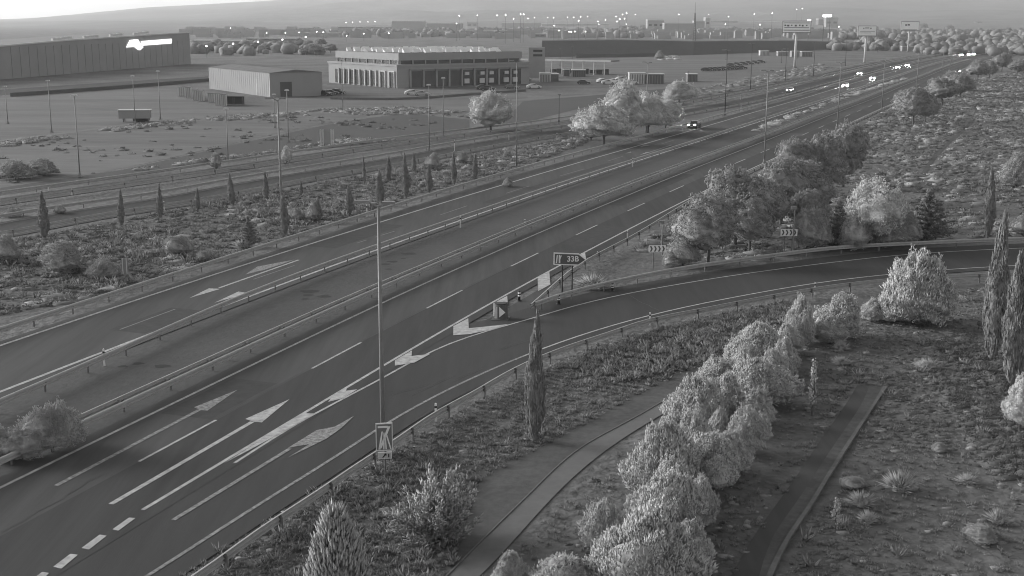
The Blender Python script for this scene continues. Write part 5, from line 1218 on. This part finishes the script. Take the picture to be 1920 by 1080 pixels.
# tiny roofs and walls of the far town, too small to count
mb = MB()
for _ in range(420):
    x = r.uniform(360, 1560); D = r.uniform(1500, 2500); X = (x-960)/F*D; w_ = r.uniform(5, 26); h_ = r.uniform(3, 9); mb.box((X, D, h_/2), (w_, r.uniform(5, 12), h_)); mb.box((X, D, h_+.3), (w_*1.03, 6, .6))
o = mb.build('town', M['wallP']); setp(o, 'far pale town and warehouses on the plain, a hazy mass of roofs', 'town', kind='stuff')
# ------------------------------------------------ VEHICLES
def car_meshes(m):
    sec = [  # y, half width, z bottom, z belt, (roof half width, roof z)
        (-2.2, .70, .32, .62, 0, 0), (-2.0, .82, .22, .72, 0, 0), (-1.25, .87, .2, .86, 0, 0), (-.95, .88, .2, .93, .70, .95), (-.35, .88, .2, .95, .62, 1.40), (.9, .88, .2, .96, .60, 1.42), (1.65, .86, .2, .98, .66, 1.1), (1.95, .84, .25, .95, 0, 0), (2.2, .74, .32, .75, 0, 0)]
    V = []; T = []
    for y, hw, z0, z1, rw, rz_ in sec:
        if not rw: rw, rz_ = hw*.8, z1+.04
        V += [(-hw*.96, y, z0), (-hw, y, (z0+z1)/2), (-hw*.96, y, z1), (-rw, y, rz_), (rw, y, rz_), (hw*.96, y, z1), (hw, y, (z0+z1)/2), (hw*.96, y, z0)]
    for i in range(len(sec)-1):
        for k in range(8): T.append((i*8+k, i*8+(k+1) % 8, (i+1)*8+(k+1) % 8, (i+1)*8+k))
    T += [tuple(range(8))[::-1], tuple(range((len(sec)-1)*8, len(sec)*8))]
    b = MB(); b.add(V, [f[::-1] for f in T]); return b.mesh('body', m, False)
wind = MB().add([(-.66, -.93, .99), (.66, -.93, .99), (.57, -.42, 1.36), (-.57, -.42, 1.36)], [(0, 1, 2, 3)]).mesh('windscreen', M['glass'])
sidew = MB().add([(-.855, -.75, .98), (-.655, -.3, 1.33), (-.645, .85, 1.34), (-.73, 1.5, 1.1), (-.85, 1.5, .98)], [(0, 1, 2, 3, 4)]).mesh('side_window', M['glass'])
sidew2 = MB().add([(.855, -.75, .98), (.655, -.3, 1.33), (.645, .85, 1.34), (.73, 1.5, 1.1), (.85, 1.5, .98)], [(4, 3, 2, 1, 0)]).mesh('side_window', M['glass'])
wheel = MB().tube((-.11, 0, 0), (.11, 0, 0), .33, .33, 16).mesh('wheel', M['tyre']); rim = MB().tube((-.12, 0, 0), (.12, 0, 0), .2, .2, 10).mesh('rim', M['carB'])
plate = MB().box((0, -2.22, .45), (.5, .03, .12)).mesh('number_plate', M['signwhite']); grille = MB().box((0, -2.13, .58), (.8, .2, .12)).mesh('grille', M['black'])
hl = MB().tube((0, -2.16, .66), (0, -2.0, .68), .15, .17, 12).mesh('headlight', M['light'])
hlb = MB().tube((0, -2.2, .66), (0, -2.0, .68), .36, .3, 12).mesh('headlight', M['light'])
tl = MB().box((0, 2.16, .8), (.3, .1, .14)).mesh('tail_light', M['screen'])
bodies = {k: car_meshes(M[k]) for k in ('carA', 'carB', 'carC')}
def car(label, x, y, away=False, m='carA', lit=True, big=True, group=None, sc=1.0, rz=None, P=None, van=False):
    P = G(x, y) if P is None else P; s, off = sn(P); a = heading(s)-math.pi/2 if rz is None else rz   # body front is local -Y: towards the viewer when driving back along the road
    o = thing('car', label, 'car', (*P, .02), a+(math.pi if away else 0), group, (sc, sc, sc))
    link('body', bodies[m], o); link('windscreen', wind, o); link('side_window', sidew, o); link('side_window', sidew2, o); link('number_plate', plate, o); link('grille', grille, o)
    for wx in (-.78, .78):
        for wy in (-1.35, 1.35): q = link('wheel', wheel, o, (wx, wy, .33)); link('rim', rim, q)
    if lit:
        for hx in (-.6, .6): link('headlight', hlb if big else hl, o, (hx, 0, 0))
        if away:
            for hx in (-.65, .65): link('tail_light', tl, o, (hx, 0, 0))
    else:
        for hx in (-.6, .6): link('headlight', MB().box((0, -2.14, .66), (.3, .1, .14)).mesh('headlight', M['carC']), o, (hx, 0, 0))
    return o
car('dark car with lit headlights coming alone past the poplars, nearest of the traffic', 1302, 240, m='carA', big=False)
car('silver car with lit headlights in the left lane before the lettered billboard', 1481, 173, m='carB', big=False)
car('car with bright headlights right of the silver car, lowest of a group of three', 1586, 164, m='carC')
car('car with bright headlights, uppermost left of a group of three', 1613, 141, m='carA')
car('car with bright headlights, right one of a group of three', 1637, 150, m='carC')
car('car with bright headlights, left one of a close pair below the smallest billboard', 1684, 129, m='carA')
car('car with bright headlights, right one of a close pair below the smallest billboard', 1702, 125, m='carA')
car('car with lit headlights at the start of the far bend, left one', 1803, 105, m='carA')
car('car with lit headlights in the far bend, middle one behind others', 1817, 104, m='carA')
car('car with bright headlights in the far bend, right one of the bunch', 1826, 104, m='carC')
car('car with lit headlights on the upper road of the far bend', 1821, 96, m='carA')
car('last car with lit headlights at the right picture edge', 1905, 97, m='carA')
car('car driving away with lit lamps behind the far pines on the nearer carriageway', 1795, 137, away=True, m='carA')
# parked vehicles and scrap in the yards
for k, (x, y, m) in enumerate([(611, 179, 'carA'), (620, 178, 'carA'), (633, 176, 'carA'), (774, 178, 'carC'), (792, 180, 'carB'), (905, 168, 'carA'), (915, 170, 'carA'), (960, 167, 'carA'), (1001, 166, 'carC'), (985, 151, 'carB'), (1184, 158, 'carC'), (1095, 158, 'carA'), (1130, 155, 'carC'), (1140, 158, 'carC'), (1152, 156, 'carC'), (1165, 152, 'carC')]):
    labs = ['dark car parked at the right foot of the pale shed, left one', 'dark car parked at the right foot of the pale shed, middle one', 'dark car parked under the left bays of the workshop', 'white car parked before the near corner of the workshop', 'silver car parked before the near corner of the workshop', 'dark car parked below the open workshop bays, left one', 'dark car parked below the open workshop bays, next to the left one', 'dark car parked just left of the bright mast', 'white car parked just right of the bright mast', 'silver car parked at the stair block', 'white car parked in front of the white ribbed container block', 'dark car parked before the canopy, lowest in the yard',
            'white car in the yard row left of the ribbed containers, first', 'white car in the yard row left of the ribbed containers, second', 'white car in the yard row left of the ribbed containers, third', 'white car in the yard row left of the ribbed containers, fourth']
    car(labs[k], x, y, m=m, lit=False, rz=.9+(k*.7 % 1.2), sc=1.05)
for k in range(9):
    x = 1325+k*8.3; car('dark car parked in the long row in the far yard, '+['first', 'second', 'third', 'fourth', 'fifth', 'sixth', 'seventh', 'eighth', 'ninth'][k]+' from the left', x, 133.5-k*.5, m='carA', lit=False, rz=1.3, sc=1.15, group='dark cars in a row in the far yard')
for k in range(6):
    x = 1372+k*11; car('dark car of the rear row in the far yard, '+['first', 'second', 'third', 'fourth', 'fifth', 'sixth'][k]+' from the left', x, 124.5-k*1.3, m='carA', lit=False, rz=1.1, sc=1.15, group='dark cars in the rear row of the far yard')
# ------------------------------------------------ HAZE: one closed box of even air
hz_ = MB().box((0, 4600, 129), (19500, 10400, 260)).mesh('haze', M['ground']); hz_.materials.clear()
hm = bpy.data.materials.new('haze_air'); hm.use_nodes = True; n = hm.node_tree.nodes; n.clear(); pv = n.new('ShaderNodeVolumePrincipled'); mo = n.new('ShaderNodeOutputMaterial'); hm.node_tree.links.new(pv.outputs[0], mo.inputs['Volume'])
pv.inputs['Color'].default_value = (.95, .95, .95, 1); pv.inputs['Density'].default_value = 0.00009; pv.inputs['Anisotropy'].default_value = 0.3
hz_.materials.append(hm); setp(link('haze', hz_), kind='stuff')
